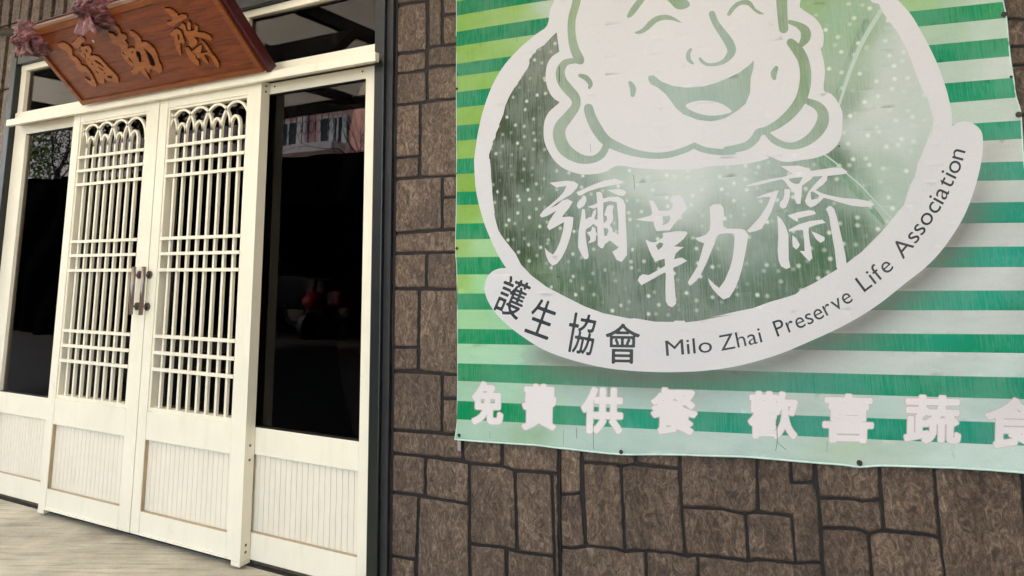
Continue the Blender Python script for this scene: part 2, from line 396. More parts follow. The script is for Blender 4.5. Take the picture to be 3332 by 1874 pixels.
# sill / head beam with the projecting track cover
tr = empty('door_track', (-3.5, WALLY, 2.33), 'long cream sliding-door track under the wooden signboard', 'door track')
MB().bx(-5.086, -1.986, -.06, .008, 2.352, 2.436).build('head_beam', M_CREAM, tr, bevel=.002)
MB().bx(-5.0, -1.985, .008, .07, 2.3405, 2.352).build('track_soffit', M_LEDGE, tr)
MB().bx(-5.0, -1.925, .07, .1, 2.322, 2.366).build('track_cover', M_CREAM, tr, bevel=.003)
MB().bx(-5.0, -1.986, .008, .0695, 2.354, 2.362).build('track_top', M_CREAM, tr)
MB().bx(-2.69, -1.985, .004, .012, 2.334, 2.3395).build('shadow_strip', M_BLACK, tr)  # black strip painting the shadow line below the track
MB().bx(-5.08, -1.99, -.05, -.012, .012, .04).build('bottom_rail', M_TRACK, tr, bevel=.002)
MB().bx(-5.08, -1.99, -.06, .012, .015, .026).build('sill_strip', M_SILL, tr)  # dark strip along the gap under the doors

# ------------------------------------------------------------------ sliding glass panels
def planks(x0, x1, d, z0, z1, n, parent):
    w_ = (x1 - x0) / n; me = None
    for i in range(n):
        a = x0 + i * w_
        if me is None:
            o = MB().bx(a + .001, a + w_ - .001, d - .004, d, z0, z1).build('plank', M_CREAM2, parent, bevel=.0012); me = o
        else:
            c = me.copy(); scene.collection.objects.link(c); c.parent = parent; c.location = (me.location.x + w_ * i, 0, 0)
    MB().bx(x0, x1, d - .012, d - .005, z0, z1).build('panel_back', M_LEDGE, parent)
def screw(x, d, z, parent, axis='y', r=.005):
    m = MB()
    if axis == 'y': m.disc((x, WALLY - d, z), (0, -1, 0), r, .0025, 10)
    else: m.disc((x, WALLY - d, z), (1, 0, 0), r, .0025, 10)
    m.build('screw', M_SCREW, parent)
def glass_door(x0, x1, gx0, gx1, label):
    t = empty('glass_door', ((x0 + x1) / 2, WALLY, .045), label, 'door', 'cream sliding doors with plain glass')
    dF, dB = 0.0, -.045
    MB().bx(x0, gx0, dB, dF, .045, 2.352).build('stile', M_CREAM, t, bevel=.002)
    MB().bx(gx1, x1, dB, dF, .045, 2.352).build('stile', M_CREAM, t, bevel=.002)
    MB().bx(gx0, gx1, dB, dF, 2.278, 2.352).build('top_rail', M_CREAM, t, bevel=.002)
    MB().bx(gx0, gx1, dB, dF, .507, .63).build('middle_rail', M_CREAM, t, bevel=.002)
    MB().bx(gx0, gx1, dB, dF, .045, .162).build('bottom_rail', M_CREAM, t, bevel=.002)
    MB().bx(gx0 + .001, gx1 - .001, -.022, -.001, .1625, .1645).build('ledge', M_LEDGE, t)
    MB().bx(gx0, gx0 + .004, -.02, -.001, .165, .506).build('reveal_shade', M_LEDGE, t)
    planks(gx0 + .004, gx1, -.016, .164, .507, 20, t)
    MB().bx(gx0 - .005, gx1 + .005, -.026, -.021, .625, 2.283).build('pane', M_GLASS, t)
    MB().bx(gx0, gx1, -.02, -.002, .630, .633).bx(gx0, gx1, -.02, -.002, 2.275, 2.278).build('gasket', M_BLACK, t)
    return t
gr = glass_door(-2.80, -1.987, -2.742, -2.060, 'right-hand cream sliding door with a tall dark glass pane, beside the dark post')
gl_ = glass_door(-5.084, -4.28, -4.945, -4.34, 'left-hand cream sliding door with a tall dark glass pane, cut by the photo edge')
screw(-2.08, .0, 2.315, gr); screw(-2.66, .0, 2.315, gr)
def inner_sash(x, label):
    t = empty('inner_sash', (x, WALLY + .1, 0), label, 'sash')
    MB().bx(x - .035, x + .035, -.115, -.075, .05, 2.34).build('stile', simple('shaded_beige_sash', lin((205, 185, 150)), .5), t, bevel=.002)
    return t
isr = inner_sash(-2.745, 'beige inner sash stile with latch seen through the right glass')
isl = inner_sash(-5.02, 'beige inner sash stile seen through the left glass')
MB().bx(-2.765, -2.725, -.074, -.066, 1.0, 1.13).build('latch_plate', M_HAND, isr, bevel=.002)
m_ = MB().tube([(-2.735, WALLY + .06, 1.085), (-2.72, WALLY + .045, 1.08), (-2.712, WALLY + .042, 1.04), (-2.715, WALLY + .042, 1.0), (-2.73, WALLY + .045, .97)], .006, 8)
m_.build('latch_lever', M_HAND, isr, smooth=True)

# ------------------------------------------------------------------ lattice doors
def lattice_door(x0, x1, label, side):
    t = empty('lattice_door', ((x0 + x1) / 2, WALLY, .055), label, 'door', 'cream lattice door leaves')
    F, B = .06, .002
    ox0, ox1 = x0 + .083, x1 - .108           # lattice opening (right leaf: -3.405 .. -2.80)
    if side == 'L': ox0, ox1 = x0 + .083, x1 - .118
    rx0, rx1 = x0 + .068, x1 - .094
    oz0, oz1 = .672, 2.262
    MB().bx(x0, rx0, B, F, .055, 2.335).build('stile', M_CREAM, t, bevel=.0015)
    MB().bx(rx1, x1, B, F, .055, 2.335).build('stile', M_CREAM, t, bevel=.0015)
    MB().bx(rx0 + .0016, rx1 - .0016, B, F - .001, 2.276, 2.335).build('top_rail', M_CREAM, t, bevel=.0015)
    MB().bx(rx0 + .0016, rx1 - .0016, B, F - .001, .513, .652).build('middle_rail', M_CREAM, t, bevel=.0015)
    MB().bx(rx0 + .0016, rx1 - .0016, B, F - .001, .055, .166).build('bottom_rail', M_CREAM, t, bevel=.0015)
    MB().bx(rx0, rx1, F - .001, F + .004, .058, .066).build('drip_edge', M_CREAM, t)
    # bead round the lattice opening
    MB().bx(rx0, ox0, B, F - .006, .652, 2.276).build('bead', M_CREAM, t, bevel=.002)
    MB().bx(ox1, rx1, B, F - .006, .652, 2.276).build('bead', M_CREAM, t, bevel=.002)
    MB().bx(ox0, ox1, B, F - .006, .652, oz0).build('bead', M_CREAM, t, bevel=.002)
    MB().bx(ox0, ox1, B, F - .006, oz1, 2.276).build('bead', M_CREAM, t, bevel=.002)
    # lower panel
    planks(rx0 + .004, rx1, F - .02, .168, .513, 18, t)
    MB().bx(rx0 + .001, rx1 - .001, F - .026, F - .003, .1665, .1682).build('ledge', M_LEDGE, t)
    MB().bx(rx0 + .0006, rx0 + .004, F - .026, F - .003, .169, .512).build('reveal_shade', M_LEDGE, t)
    # lattice
    pitch = .0703; bx0 = ox0 + .056; bw = .0076; d1, d0 = .046, .029; zs = 2.116
    if side == 'L': bx0 = ox0 + .052; pitch = .069
    for i in range(8):
        c = bx0 + pitch * i
        MB().bx(c - bw, c + bw, d0, d1, oz0, zs).build('lattice_bar', M_CREAM, t, bevel=.0012)
    for z in (2.055, 1.972, 1.888, 1.547, 1.465, 1.379, 1.034, .950, .866):
        MB().bx(ox0 - .006, ox1 + .006, d1 + .0005, F + .001, z - .0085, z + .0085).build('cross_bar', M_CREAM, t, bevel=.0012)
    def arch(c, r, hh):
        pts = []
        for k in range(21):
            a = math.pi * k / 20; pts.append((c - r * math.cos(a), zs + hh * math.sin(a)))
        pts = [(x_, min(z_, oz1 + .01)) for x_, z_ in pts if ox0 - .012 < x_ < ox1 + .012]
        if len(pts) < 3: return
        v = []; f = []; hw = .0068
        for k, (x_, z_) in enumerate(pts):
            a = pts[max(k - 1, 0)]; b = pts[min(k + 1, len(pts) - 1)]; dx, dz = b[0] - a[0], b[1] - a[1]; L = math.hypot(dx, dz) + 1e-9
            nx, nz = -dz / L * hw, dx / L * hw
            for s, dd in ((1, d1 - .001), (-1, d1 - .001), (-1, d0), (1, d0)): v.append((x_ + nx * s, WALLY - dd, z_ + nz * s))
        for k in range(len(pts) - 1):
            for q in range(4): f.append((k * 4 + q, k * 4 + (q + 1) % 4, k * 4 + 4 + (q + 1) % 4, k * 4 + 4 + q))
        f += [(0, 1, 2, 3), tuple(4 * (len(pts) - 1) + q for q in (3, 2, 1, 0))]
        mesh('arch', v, f, M_CREAM, t)
    for s in (0, 2, 4, 6): arch(bx0 + pitch * (s + .5), 1.5 * pitch, .140)
    arch(bx0 + pitch * -1.5, 1.5 * pitch, .140)
    for s in (0, 2, 4, 6): arch(bx0 + pitch * (s + .5), .5 * pitch, .062)
    MB().bx(ox0, ox1, .008, .012, oz0, oz1).build('pane', M_GLASS, t)
    return t
LR = lattice_door(-3.488, -2.692, 'right lattice door leaf, its screwed side edge showing next to the right glass', 'R')
LL = lattice_door(-4.309, -3.4945, 'left lattice door leaf, between the left glass door and the middle seam', 'L')
for z in (2.315, 2.285, .555, .49, .118, .088): screw(-2.692, .03, z, LR, 'x', .006)
MB().bx(-4.309, -4.25, .0, .06, .034, .0545).build('foot_block', M_CREAM, LL)
MB().bx(-2.75, -2.692, .0, .06, .034, .0545).build('foot_block', M_CREAM, LR)
def handle(x, parent):
    m = MB(); yb = WALLY - .10
    m.tube([(x, yb, 1.145), (x, yb, 1.398)], .0115, 14); hb = m.build('handle', M_STEEL, parent, smooth=False)
    for o in hb.data.polygons: o.use_smooth = len(o.vertices) == 4
    for z in (1.354, 1.186):
        k = MB(); k.disc((x, WALLY - .062, z), (0, -1, 0), .021, .008, 20); k.disc((x, WALLY - .07, z), (0, -1, 0), .015, .004, 16)
        k.disc((x, WALLY - .074, z), (0, -1, 0), .0065, .024, 12)
        k.build('handle_mount', M_STEELD, hb)
handle(-3.469, LR); handle(-3.553, LL)

# ------------------------------------------------------------------ wooden signboard
PB = np.array(W(269, 349, .12)); PX = 1.515; PH = .505
E1 = np.array([1, 0, 0.0]); tilt = math.atan2(.362, .342)
E2 = np.array([0, -math.sin(tilt), math.cos(tilt)]); EN = np.cross(E1, E2)     # EN looks down and out
PB[2] = 2.360
def P2(px, py, h=0.0):
    """pixel -> board coordinates"""
    v = ray(px, py); o = np.array([0, 0, CAMH]); q = PB + EN * h
    t_ = ((q - o) @ EN) / (v @ EN); p = o + v * t_ - q
    return (p @ E1, p @ E2)
def PW(u, v, h): return tuple(PB + E1 * u + E2 * v + EN * h)
sign = empty('wooden_signboard', tuple(PB), 'tilted brown wooden signboard with three carved golden characters above the doors', 'signboard')
def pbox(name, u0, u1, v0, v1, h0, h1, mat, parent=None, bevel=.002):
    v = [PW(u, vv, h) for h in (h0, h1) for u, vv in ((u0, v0), (u1, v0), (u1, v1), (u0, v1))]
    # mesh in board axes so that the grain follows the board
    me = bpy.data.meshes.new(name)
    L = [(u, vv, h) for h in (h0, h1) for u, vv in ((u0, v0), (u1, v0), (u1, v1), (u0, v1))]
    me.from_pydata(L, [], [(0, 3, 2, 1), (4, 5, 6, 7), (0, 1, 5, 4), (1, 2, 6, 5), (2, 3, 7, 6), (3, 0, 4, 7)])
    me.materials.append(mat); o = bpy.data.objects.new(name, me); scene.collection.objects.link(o)
    o.parent = parent or sign; o.rotation_euler = (math.radians(90) - (math.pi / 2 - 0) + 0, 0, 0)
    o.rotation_euler = Matrix(((E1[0], E2[0], EN[0]), (E1[1], E2[1], EN[1]), (E1[2], E2[2], EN[2]))).to_euler()
    if bevel:
        b = o.modifiers.new('bevel', 'BEVEL'); b.width = bevel; b.segments = 2; b.limit_method = 'ANGLE'
    return o
print('board axes', EN)
TH = .05
pbox('board', 0.008, PX - .008, 0.008, PH - .008, -TH + .012, -.006, M_WOOD)
rim = .032
pbox('rim', 0, PX, 0, rim, -TH + .01, .004, M_WOODF); pbox('rim', 0, PX, PH - rim, PH, -TH + .01, .004, M_WOODF)
pbox('rim', 0, rim, rim, PH - rim, -TH + .01, .004, M_WOODF); pbox('rim', PX - rim, PX, rim, PH - rim, -TH + .01, .004, M_WOODF)
for u0, u1, v0, v1 in ((rim, PX - rim, rim, rim + .005), (rim, PX - rim, PH - rim - .005, PH - rim), (rim, rim + .005, rim + .005, PH - rim - .005), (PX - rim - .005, PX - rim, rim + .005, PH - rim - .005)):
    pbox('inner_bead', u0, u1, v0, v1, -.006, -.001, M_WOOD)
pbox('back_board', -.012, PX + .03, -.012, PH + .028, -TH - .012, -TH + .008, M_REDP)
pbox('side_board', PX + .001, PX + .03, -.012, PH + .028, -TH + .0085, -.008, M_REDP)
pbox('top_board', 0, PX, PH + .001, PH + .02, -TH + .0085, -.004, wood_mat('pale_edge_wood', lin((170, 140, 122)), lin((120, 92, 80))))
r4 = lambda p: [P2(*q) for q in T(160, 10, 4.997, p)]
r5 = lambda p: [P2(*q) for q in T(330, 0, 5.3675, p)]
def carve(lst):
    m = MB()
    for k, (outer, holes) in enumerate(lst): prism(m, [(u + .0055, v + .006) for u, v in outer], [], PW, -.006, -.0045 + .0001 * k)  # dark copies offset up and right paint the characters' shadow edge
    m.build('carved_shade', M_CARVE_SHADE, sign); m = MB()
    for k, (outer, holes) in enumerate(lst): prism(m, outer, holes, PW, -.006, .0015 + .0002 * k)
    m.build('carved_character', M_CARVE, sign)
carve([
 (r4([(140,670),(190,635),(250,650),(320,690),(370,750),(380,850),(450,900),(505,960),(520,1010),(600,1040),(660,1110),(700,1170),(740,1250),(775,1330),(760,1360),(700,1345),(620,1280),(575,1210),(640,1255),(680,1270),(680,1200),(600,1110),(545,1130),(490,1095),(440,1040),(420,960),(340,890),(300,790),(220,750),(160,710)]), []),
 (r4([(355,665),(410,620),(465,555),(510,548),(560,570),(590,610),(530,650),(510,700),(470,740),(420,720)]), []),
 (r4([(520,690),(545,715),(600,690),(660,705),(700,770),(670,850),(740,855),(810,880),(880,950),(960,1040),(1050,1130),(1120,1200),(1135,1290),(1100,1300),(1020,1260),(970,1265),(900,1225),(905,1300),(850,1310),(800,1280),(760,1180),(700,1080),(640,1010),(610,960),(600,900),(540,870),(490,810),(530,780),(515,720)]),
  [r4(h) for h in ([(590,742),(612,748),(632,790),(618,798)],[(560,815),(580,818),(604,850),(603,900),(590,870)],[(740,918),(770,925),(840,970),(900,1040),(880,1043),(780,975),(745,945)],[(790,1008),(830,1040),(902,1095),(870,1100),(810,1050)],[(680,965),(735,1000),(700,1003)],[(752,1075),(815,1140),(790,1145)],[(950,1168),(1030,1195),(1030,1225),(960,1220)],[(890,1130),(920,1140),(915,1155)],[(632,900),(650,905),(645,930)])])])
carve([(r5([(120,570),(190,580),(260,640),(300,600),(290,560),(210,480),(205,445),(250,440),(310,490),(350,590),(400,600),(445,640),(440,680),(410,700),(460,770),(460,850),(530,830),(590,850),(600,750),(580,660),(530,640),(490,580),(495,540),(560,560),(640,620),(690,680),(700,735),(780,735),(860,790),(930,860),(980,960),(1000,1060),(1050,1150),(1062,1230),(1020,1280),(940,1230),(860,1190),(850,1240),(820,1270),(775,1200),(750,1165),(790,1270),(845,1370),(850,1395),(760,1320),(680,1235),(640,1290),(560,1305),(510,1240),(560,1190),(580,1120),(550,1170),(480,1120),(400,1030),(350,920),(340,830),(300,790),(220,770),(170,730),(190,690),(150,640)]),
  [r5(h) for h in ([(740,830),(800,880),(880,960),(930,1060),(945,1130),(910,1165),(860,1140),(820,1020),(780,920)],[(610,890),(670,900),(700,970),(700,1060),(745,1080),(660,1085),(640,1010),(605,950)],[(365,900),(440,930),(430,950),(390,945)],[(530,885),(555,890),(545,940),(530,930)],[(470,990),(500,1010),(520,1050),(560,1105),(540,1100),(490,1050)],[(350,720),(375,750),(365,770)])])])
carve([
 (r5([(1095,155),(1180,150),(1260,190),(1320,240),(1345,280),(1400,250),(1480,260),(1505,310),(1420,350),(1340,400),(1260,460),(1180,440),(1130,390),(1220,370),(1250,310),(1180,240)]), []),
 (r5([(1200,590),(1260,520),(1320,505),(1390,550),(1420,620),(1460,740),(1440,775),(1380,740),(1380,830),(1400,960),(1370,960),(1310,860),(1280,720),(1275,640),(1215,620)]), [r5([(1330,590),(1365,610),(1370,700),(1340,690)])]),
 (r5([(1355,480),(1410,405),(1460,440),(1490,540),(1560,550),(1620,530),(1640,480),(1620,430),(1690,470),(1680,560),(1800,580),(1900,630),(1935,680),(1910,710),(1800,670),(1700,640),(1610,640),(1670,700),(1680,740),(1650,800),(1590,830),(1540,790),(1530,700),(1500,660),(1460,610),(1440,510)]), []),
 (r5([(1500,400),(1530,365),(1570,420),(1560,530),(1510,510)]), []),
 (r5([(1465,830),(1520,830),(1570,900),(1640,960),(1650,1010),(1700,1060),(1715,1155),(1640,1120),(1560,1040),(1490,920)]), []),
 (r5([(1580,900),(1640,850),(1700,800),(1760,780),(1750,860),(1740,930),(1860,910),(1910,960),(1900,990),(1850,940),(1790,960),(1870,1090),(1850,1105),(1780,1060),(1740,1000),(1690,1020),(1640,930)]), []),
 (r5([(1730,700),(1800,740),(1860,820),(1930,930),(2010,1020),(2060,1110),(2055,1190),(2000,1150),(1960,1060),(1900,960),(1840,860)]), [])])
M_CHIP = simple('pale_chip', lin((190, 180, 150)), .7)
for px_, py_, r_ in ((302, 135, .009), (406, 173, .006)):
    u, v_ = P2(px_, py_); m = MB(); m.disc(PW(u, v_, -.0055), EN, r_, .003, 8); m.build('paint_chip', M_CHIP, sign)
# hanging rod
rod = MB(); a = W(-60, 100, .05); b = PW(0.0, PH - .03, -.06)
rod.tube([a, (b[0], b[1], b[2])], .026, 8); tag(rod.build('support_rod', simple('brown_grey_rod', lin((62, 52, 44)), .9, spec=.1)), 'grey-brown horizontal rod at the top left corner holding the signboard', 'rod')

# fabric rosettes
def rosette(c, R0, label, seed, drop):
    rnd = random.Random(seed)
    t = empty('fabric_rosette', tuple(c), label, 'rosette', 'pink fabric rosettes tied to the signboard')
    m, tt, b = new_mat('dusty_pink_satin')
    nn = noise_n(tt, coords(tt), 30, 4, .6)
    tt.links.new(ramp(tt, nn, [(.36, lin((62, 12, 22))), (.52, lin((112, 52, 58))), (.68, lin((158, 110, 108)))]), b.inputs['Base Color'])  # maroon fold shading mixed into the pink by noise
    b.inputs['Roughness'].default_value = .45; b.inputs['Sheen Weight'].default_value = .3
    c = Vector(c); ax = Vector((.25, -.85, -.45)).normalized()
    u = ax.cross(Vector((0, 0, 1))).normalized(); v = ax.cross(u).normalized()
    for ring, (n, rr, lift) in enumerate(((7, 1.0, -.1), (6, .78, .12), (5, .5, .34), (3, .25, .5))):
        for k in range(n):
            a0 = 2 * math.pi * (k + rnd.random() * .5) / n; wid = 2.6 * math.pi / n
            G = 9; vv = []; ff = []
            for i in range(G):
                for j in range(G):
                    s_ = i / (G - 1); q = j / (G - 1) - .5
                    an = a0 + q * wid * (.35 + .65 * s_)
                    rad = R0 * rr * (.15 + .85 * s_) * (1 + .1 * math.sin(q * 17 + k))
                    h = R0 * (lift + .45 * (1 - s_) - .25 * s_ * s_ + .16 * s_ * math.sin(q * 22 + k * 2 + ring) + .1 * math.sin(s_ * 9 + k))
                    p = c + u * math.cos(an) * rad + v * math.sin(an) * rad + ax * h
                    p += Vector((noise.noise(p * 25), noise.noise(p * 25 + Vector((5, 5, 5))), noise.noise(p * 25 + Vector((9, 1, 2))))) * R0 * .16
                    vv.append(p)
            for i in range(G - 1):
                for j in range(G - 1): ff.append((i * G + j, (i + 1) * G + j, (i + 1) * G + j + 1, i * G + j + 1))
            o = mesh('petal', vv, ff, m, t, smooth=True)
            sf = o.modifiers.new('cloth', 'SOLIDIFY'); sf.thickness = .0015
    vv = []; ff = []; G = 10                                    # loose end hanging down
    for i in range(G):
        for j in range(G):
            s_ = i / (G - 1); q = j / (G - 1) - .5
            p = c + Vector(drop) * s_ + Vector((q * R0 * (.6 + .9 * s_), -.02 - .012 * math.sin(q * 16 + s_ * 3), 0.02 * math.sin(q * 9)))
            vv.append(p)
    for i in range(G - 1):
        for j in range(G - 1): ff.append((i * G + j, (i + 1) * G + j, (i + 1) * G + j + 1, i * G + j + 1))
    o = mesh('ribbon_tail', vv, ff, m, t, smooth=True); sf = o.modifiers.new('cloth', 'SOLIDIFY'); sf.thickness = .0015
c1 = Vector(PW(.055, PH - .03, .03)); c2 = Vector(PW(*P2(308, 22), .03))
rosette(c1, .105, 'crumpled dusty pink fabric rosette on the left corner of the signboard', 3, (.06, -.02, -.10))
rosette(c2, .115, 'crumpled dusty pink fabric rosette on the top edge of the signboard', 8, (.05, -.02, -.15))

# ------------------------------------------------------------------ banner (vector art, triangulated in one sheet)
def catmull(pts, n=6):
    out = []; m = len(pts)
    for i in range(m - 1):
        p = [np.array(pts[max(0, min(m - 1, i + k))], float) for k in (-1, 0, 1, 2)]
        for j in range(n):
            t_ = j / n
            out.append(.5 * ((2 * p[1]) + (-p[0] + p[2]) * t_ + (2 * p[0] - 5 * p[1] + 4 * p[2] - p[3]) * t_ ** 2 + (-p[0] + 3 * p[1] - 3 * p[2] + p[3]) * t_ ** 3))
    out.append(np.array(pts[-1], float)); return out
def stroke(pts, rnd=True):
    c = catmull(pts, 5); Lf, Rt = [], []
    for i, q in enumerate(c):
        t_ = c[min(i + 1, len(c) - 1)][:2] - c[max(i - 1, 0)][:2]; t_ = t_ / (np.linalg.norm(t_) + 1e-9); n_ = np.array([-t_[1], t_[0]])
        Lf.append(tuple(q[:2] + n_ * q[2] / 2)); Rt.append(tuple(q[:2] - n_ * q[2] / 2))
    def cap(q, t_, w_, s):
        if not rnd: return []
        a0 = math.atan2(t_[1], t_[0]); return [(q[0] + math.cos(a0 + s * math.pi / 2 * (1 - k / 3)) * w_ / 2, q[1] + math.sin(a0 + s * math.pi / 2 * (1 - k / 3)) * w_ / 2) for k in range(1, 6)]
    te = c[-1][:2] - c[-2][:2]; ts = c[0][:2] - c[1][:2]
    return Lf + cap(c[-1], te, c[-1][2], 1) + Rt[::-1] + cap(c[0], ts, c[0][2], 1)
def smooth_closed(p, n=3):
    m = len(p); out = []
    for i in range(m):
        q = [np.array(p[(i + k) % m], float) for k in (-1, 0, 1, 2)]
        for j in range(n):
            t_ = j / n
            out.append(tuple(.5 * ((2 * q[1]) + (-q[0] + q[2]) * t_ + (2 * q[0] - 5 * q[1] + 4 * q[2] - q[3]) * t_ ** 2 + (-q[0] + 3 * q[1] - 3 * q[2] + q[3]) * t_ ** 3)))
    return out
S_ = 2.5245
C3 = lambda p: T(1400, 0, S_, p); C4 = lambda p: T(2312, 0, S_, p); C5 = lambda p: T(1400, 500, S_, p)
C6 = lambda p: T(2312, 400, S_, p); C7 = lambda p: T(1400, 850, S_, p); C8 = lambda p: T(2312, 850, S_, p)
LOGO = (C3([(1020,0),(985,80),(960,210),(870,280),(740,390),(620,520),(530,660),(470,800),(420,960),(385,1130),(362,1300)]) +
        C5([(360,60),(370,250),(395,400),(440,560),(490,690),(550,820),(610,920),(622,937),(560,945),(500,975),(460,1030),(445,1100)]) +
        C7([(445,230),(470,320),(540,430),(640,530),(760,620),(900,710),(1050,775),(1250,835),(1450,878),(1650,900),(1850,910),(2050,910),(2250,900),(2450,875)]) +
        C8([(0,895),(200,865),(400,815),(600,750),(800,665),(1000,575),(1200,470),(1400,340),(1600,180)]) +
        C6([(1750,1200),(1880,1070),(1990,920),(2080,770),(2150,600),(2200,430),(2230,280),(2238,150),(2220,60)]) +
        C4([(2150,1010),(2090,997),(2030,1005),(1985,1030),(1980,930),(1955,800),(1920,680),(1870,540),(1800,390),(1720,240),(1640,110),(1540,0)]) +
        [(2850,-80),(2740,-170),(1880,-170),(1830,-80)])
LOGO_RAW = LOGO; LOGO = smooth_closed(LOGO, 3)
HEADB = C4([(740,0),(735,60),(790,100),(860,150),(910,220),(930,290),(925,370),(905,400),(915,440),(930,500),(940,600),(930,740),(990,770),(1040,830),(1080,910),(1085,1000),(1075,1110),(1040,1190),(960,1260),(850,1300),(740,1315),(640,1330),(570,1320),(500,1290),(450,1275),(480,1298),(350,1335),(200,1355),(0,1365)])
HEADL_ = C3([(2200,1385),(2050,1392),(1860,1390),(1700,1380),(1560,1360),(1500,1375),(1440,1410),(1340,1430),(1230,1430),(1120,1395),(1040,1340),(980,1260),(940,1170),(930,1080),(940,990),(975,920),(1030,870),(1062,838),(1030,820),(985,770),(955,690),(948,600),(965,520),(1000,465),(1060,425)])
HEADB = [tuple(q) for q in catmull(HEADB, 3)]; HEADL = [tuple(q) for q in catmull(HEADL_, 3)]
FIELD = (C3([(1038,265),(1000,300),(935,370),(875,405),(865,430),(838,450),(835,462),(812,490),(815,520),(800,560),(752,628),(748,640),(722,675),(718,690),(690,722),(650,790),(615,870),(600,940),(572,1005),(566,1020),(565,1040),(542,1088),(538,1100),(535,1130),(512,1165),(515,1180),(500,1220),(483,1268),(483,1298),(500,1330)]) +
         C5([(490,50),(498,130),(500,200),(510,290),(508,300),(515,380),(528,480),(526,500),(540,560),(560,630),(580,665),(620,720),(700,820),(745,910),(830,1000),(950,1090),(1100,1170),(1270,1255),(1420,1310),(1640,1355),(1680,1352),(1850,1380),(2000,1382),(2005,1372),(2090,1372),(2096,1386),(2200,1374),(2350,1345),(2500,1318)]) +
         C8([(0,460),(100,440),(200,415),(350,385),(500,330),(600,303),(700,270),(750,228),(850,180),(1000,90),(1030,72)]) +
         C6([(1115,1155),(1240,1060),(1400,900),(1500,780),(1590,670),(1620,570),(1640,510),(1680,440),(1700,340),(1740,250),(1770,170),(1800,90),(1820,10)]) +
         C4([(1800,1160),(1825,1060),(1830,980),(1810,900),(1780,800),(1740,740),(1700,640),(1650,500),(1600,380),(1540,270),(1440,140),(1415,100),(1380,30),(1330,20),(1290,-30)]) +
         [(2780,-120),(2630,-120)] + HEADB + HEADL)
strokes = [
 C3([(1203,-150,66),(1203,0,66),(1165,150,64),(1162,280,66),(1185,400,75),(1225,488,80)]),
 C3([(1235,500,60),(1190,498,45),(1110,515,55),(1070,580,72),(1080,660,80),(1130,730,85),(1190,800,78),(1195,870,72),(1140,950,82),(1070,1040,98),(1062,1130,105),(1110,1230,105),(1220,1300,82),(1330,1310,60),(1410,1265,62),(1455,1180,55)]),
 C3([(1300,890,78),(1320,960,85),(1370,1060,90),(1440,1150,85),(1540,1205,75),(1680,1255,60),(1830,1278,52),(1960,1270,52),(2080,1235,50),(2170,1195,46)]),
 C3([(2170,1195,50),(2250,1230,50),(2380,1248,52),(2500,1243,50)]) + C4([(120,1238,60),(280,1203,65),(360,1145,70),(395,1090,66),(460,1068,60),(560,1015,72),(660,930,85),(740,820,92),(775,700,95),(780,590,92),(760,490,90),(715,410,90),(660,350,70)]),
 C4([(455,1085,40),(520,1150,55),(620,1195,55),(720,1190,65),(830,1130,85),(910,1030,100),(925,940,92),(880,870,72),(790,830,50)]),
 C4([(650,180,35),(720,205,50),(775,250,80),(780,310,80),(742,372,42)]),
 C4([(585,-150,90),(585,0,90),(590,100,85),(600,235,78)]),
 C3([(1230,620,30),(1280,640,45),(1315,685,40),(1307,720,24)]),
 C3([(1642,680,32),(1665,725,50),(1663,780,36)]),
 C4([(540,558,34),(520,600,52),(522,640,36)]),
 C3([(2315,115,55),(2345,190,55),(2400,270,65),(2455,350,75),(2475,420,70),(2430,490,45),(2360,525,30),(2280,530,25),(2240,510,28),(2215,482,22)]),
 C3([(2140,405,22),(2120,440,35),(2125,490,35),(2158,522,18)])]
LINE = [[stroke(s)] for s in strokes]
LINE += [[smooth_closed(C3([(1680,265),(1740,235),(1790,180),(1850,135),(1930,120),(2000,140),(2068,190),(2000,168),(1930,162),(1860,182),(1810,230),(1750,270),(1700,278)]), 2)],
 [smooth_closed(C3([(1615,138),(1645,70),(1700,0),(1760,-45),(1860,-75),(1980,-60),(2110,0),(2132,45),(2090,72),(2040,78),(2000,55),(1945,0),(1860,-25),(1800,-20),(1762,0),(1700,85),(1650,140)]), 2)],
 [smooth_closed(C4([(135,120),(160,70),(210,20),(290,-5),(340,20),(370,70),(438,112),(400,117),(350,85),(310,45),(250,40),(200,75),(160,128)]), 2)],
 [C3([(1790,650),(1795,622),(1835,618),(1900,670),(1990,705),(2100,720),(2250,708),(2400,665)]) + C4([(60,672),(120,650),(230,600),(310,540),(357,495),(352,560),(330,640),(325,760),(290,850),(220,910),(120,970),(50,990)]) + C3([(2302,996),(2200,985),(2080,940),(2020,890),(1970,820),(1930,770),(1870,720),(1810,690)]),
  smooth_closed(C3([(2095,870),(2140,840),(2220,825),(2310,828),(2400,855),(2478,912),(2430,935),(2330,950),(2230,940),(2150,910)]), 2)]]
g1 = lambda p: T(1740, 560, 3.15, p); g2 = lambda p: T(2040, 620, 3.716, p); g3 = lambda p: T(2400, 520, 3.8125, p)
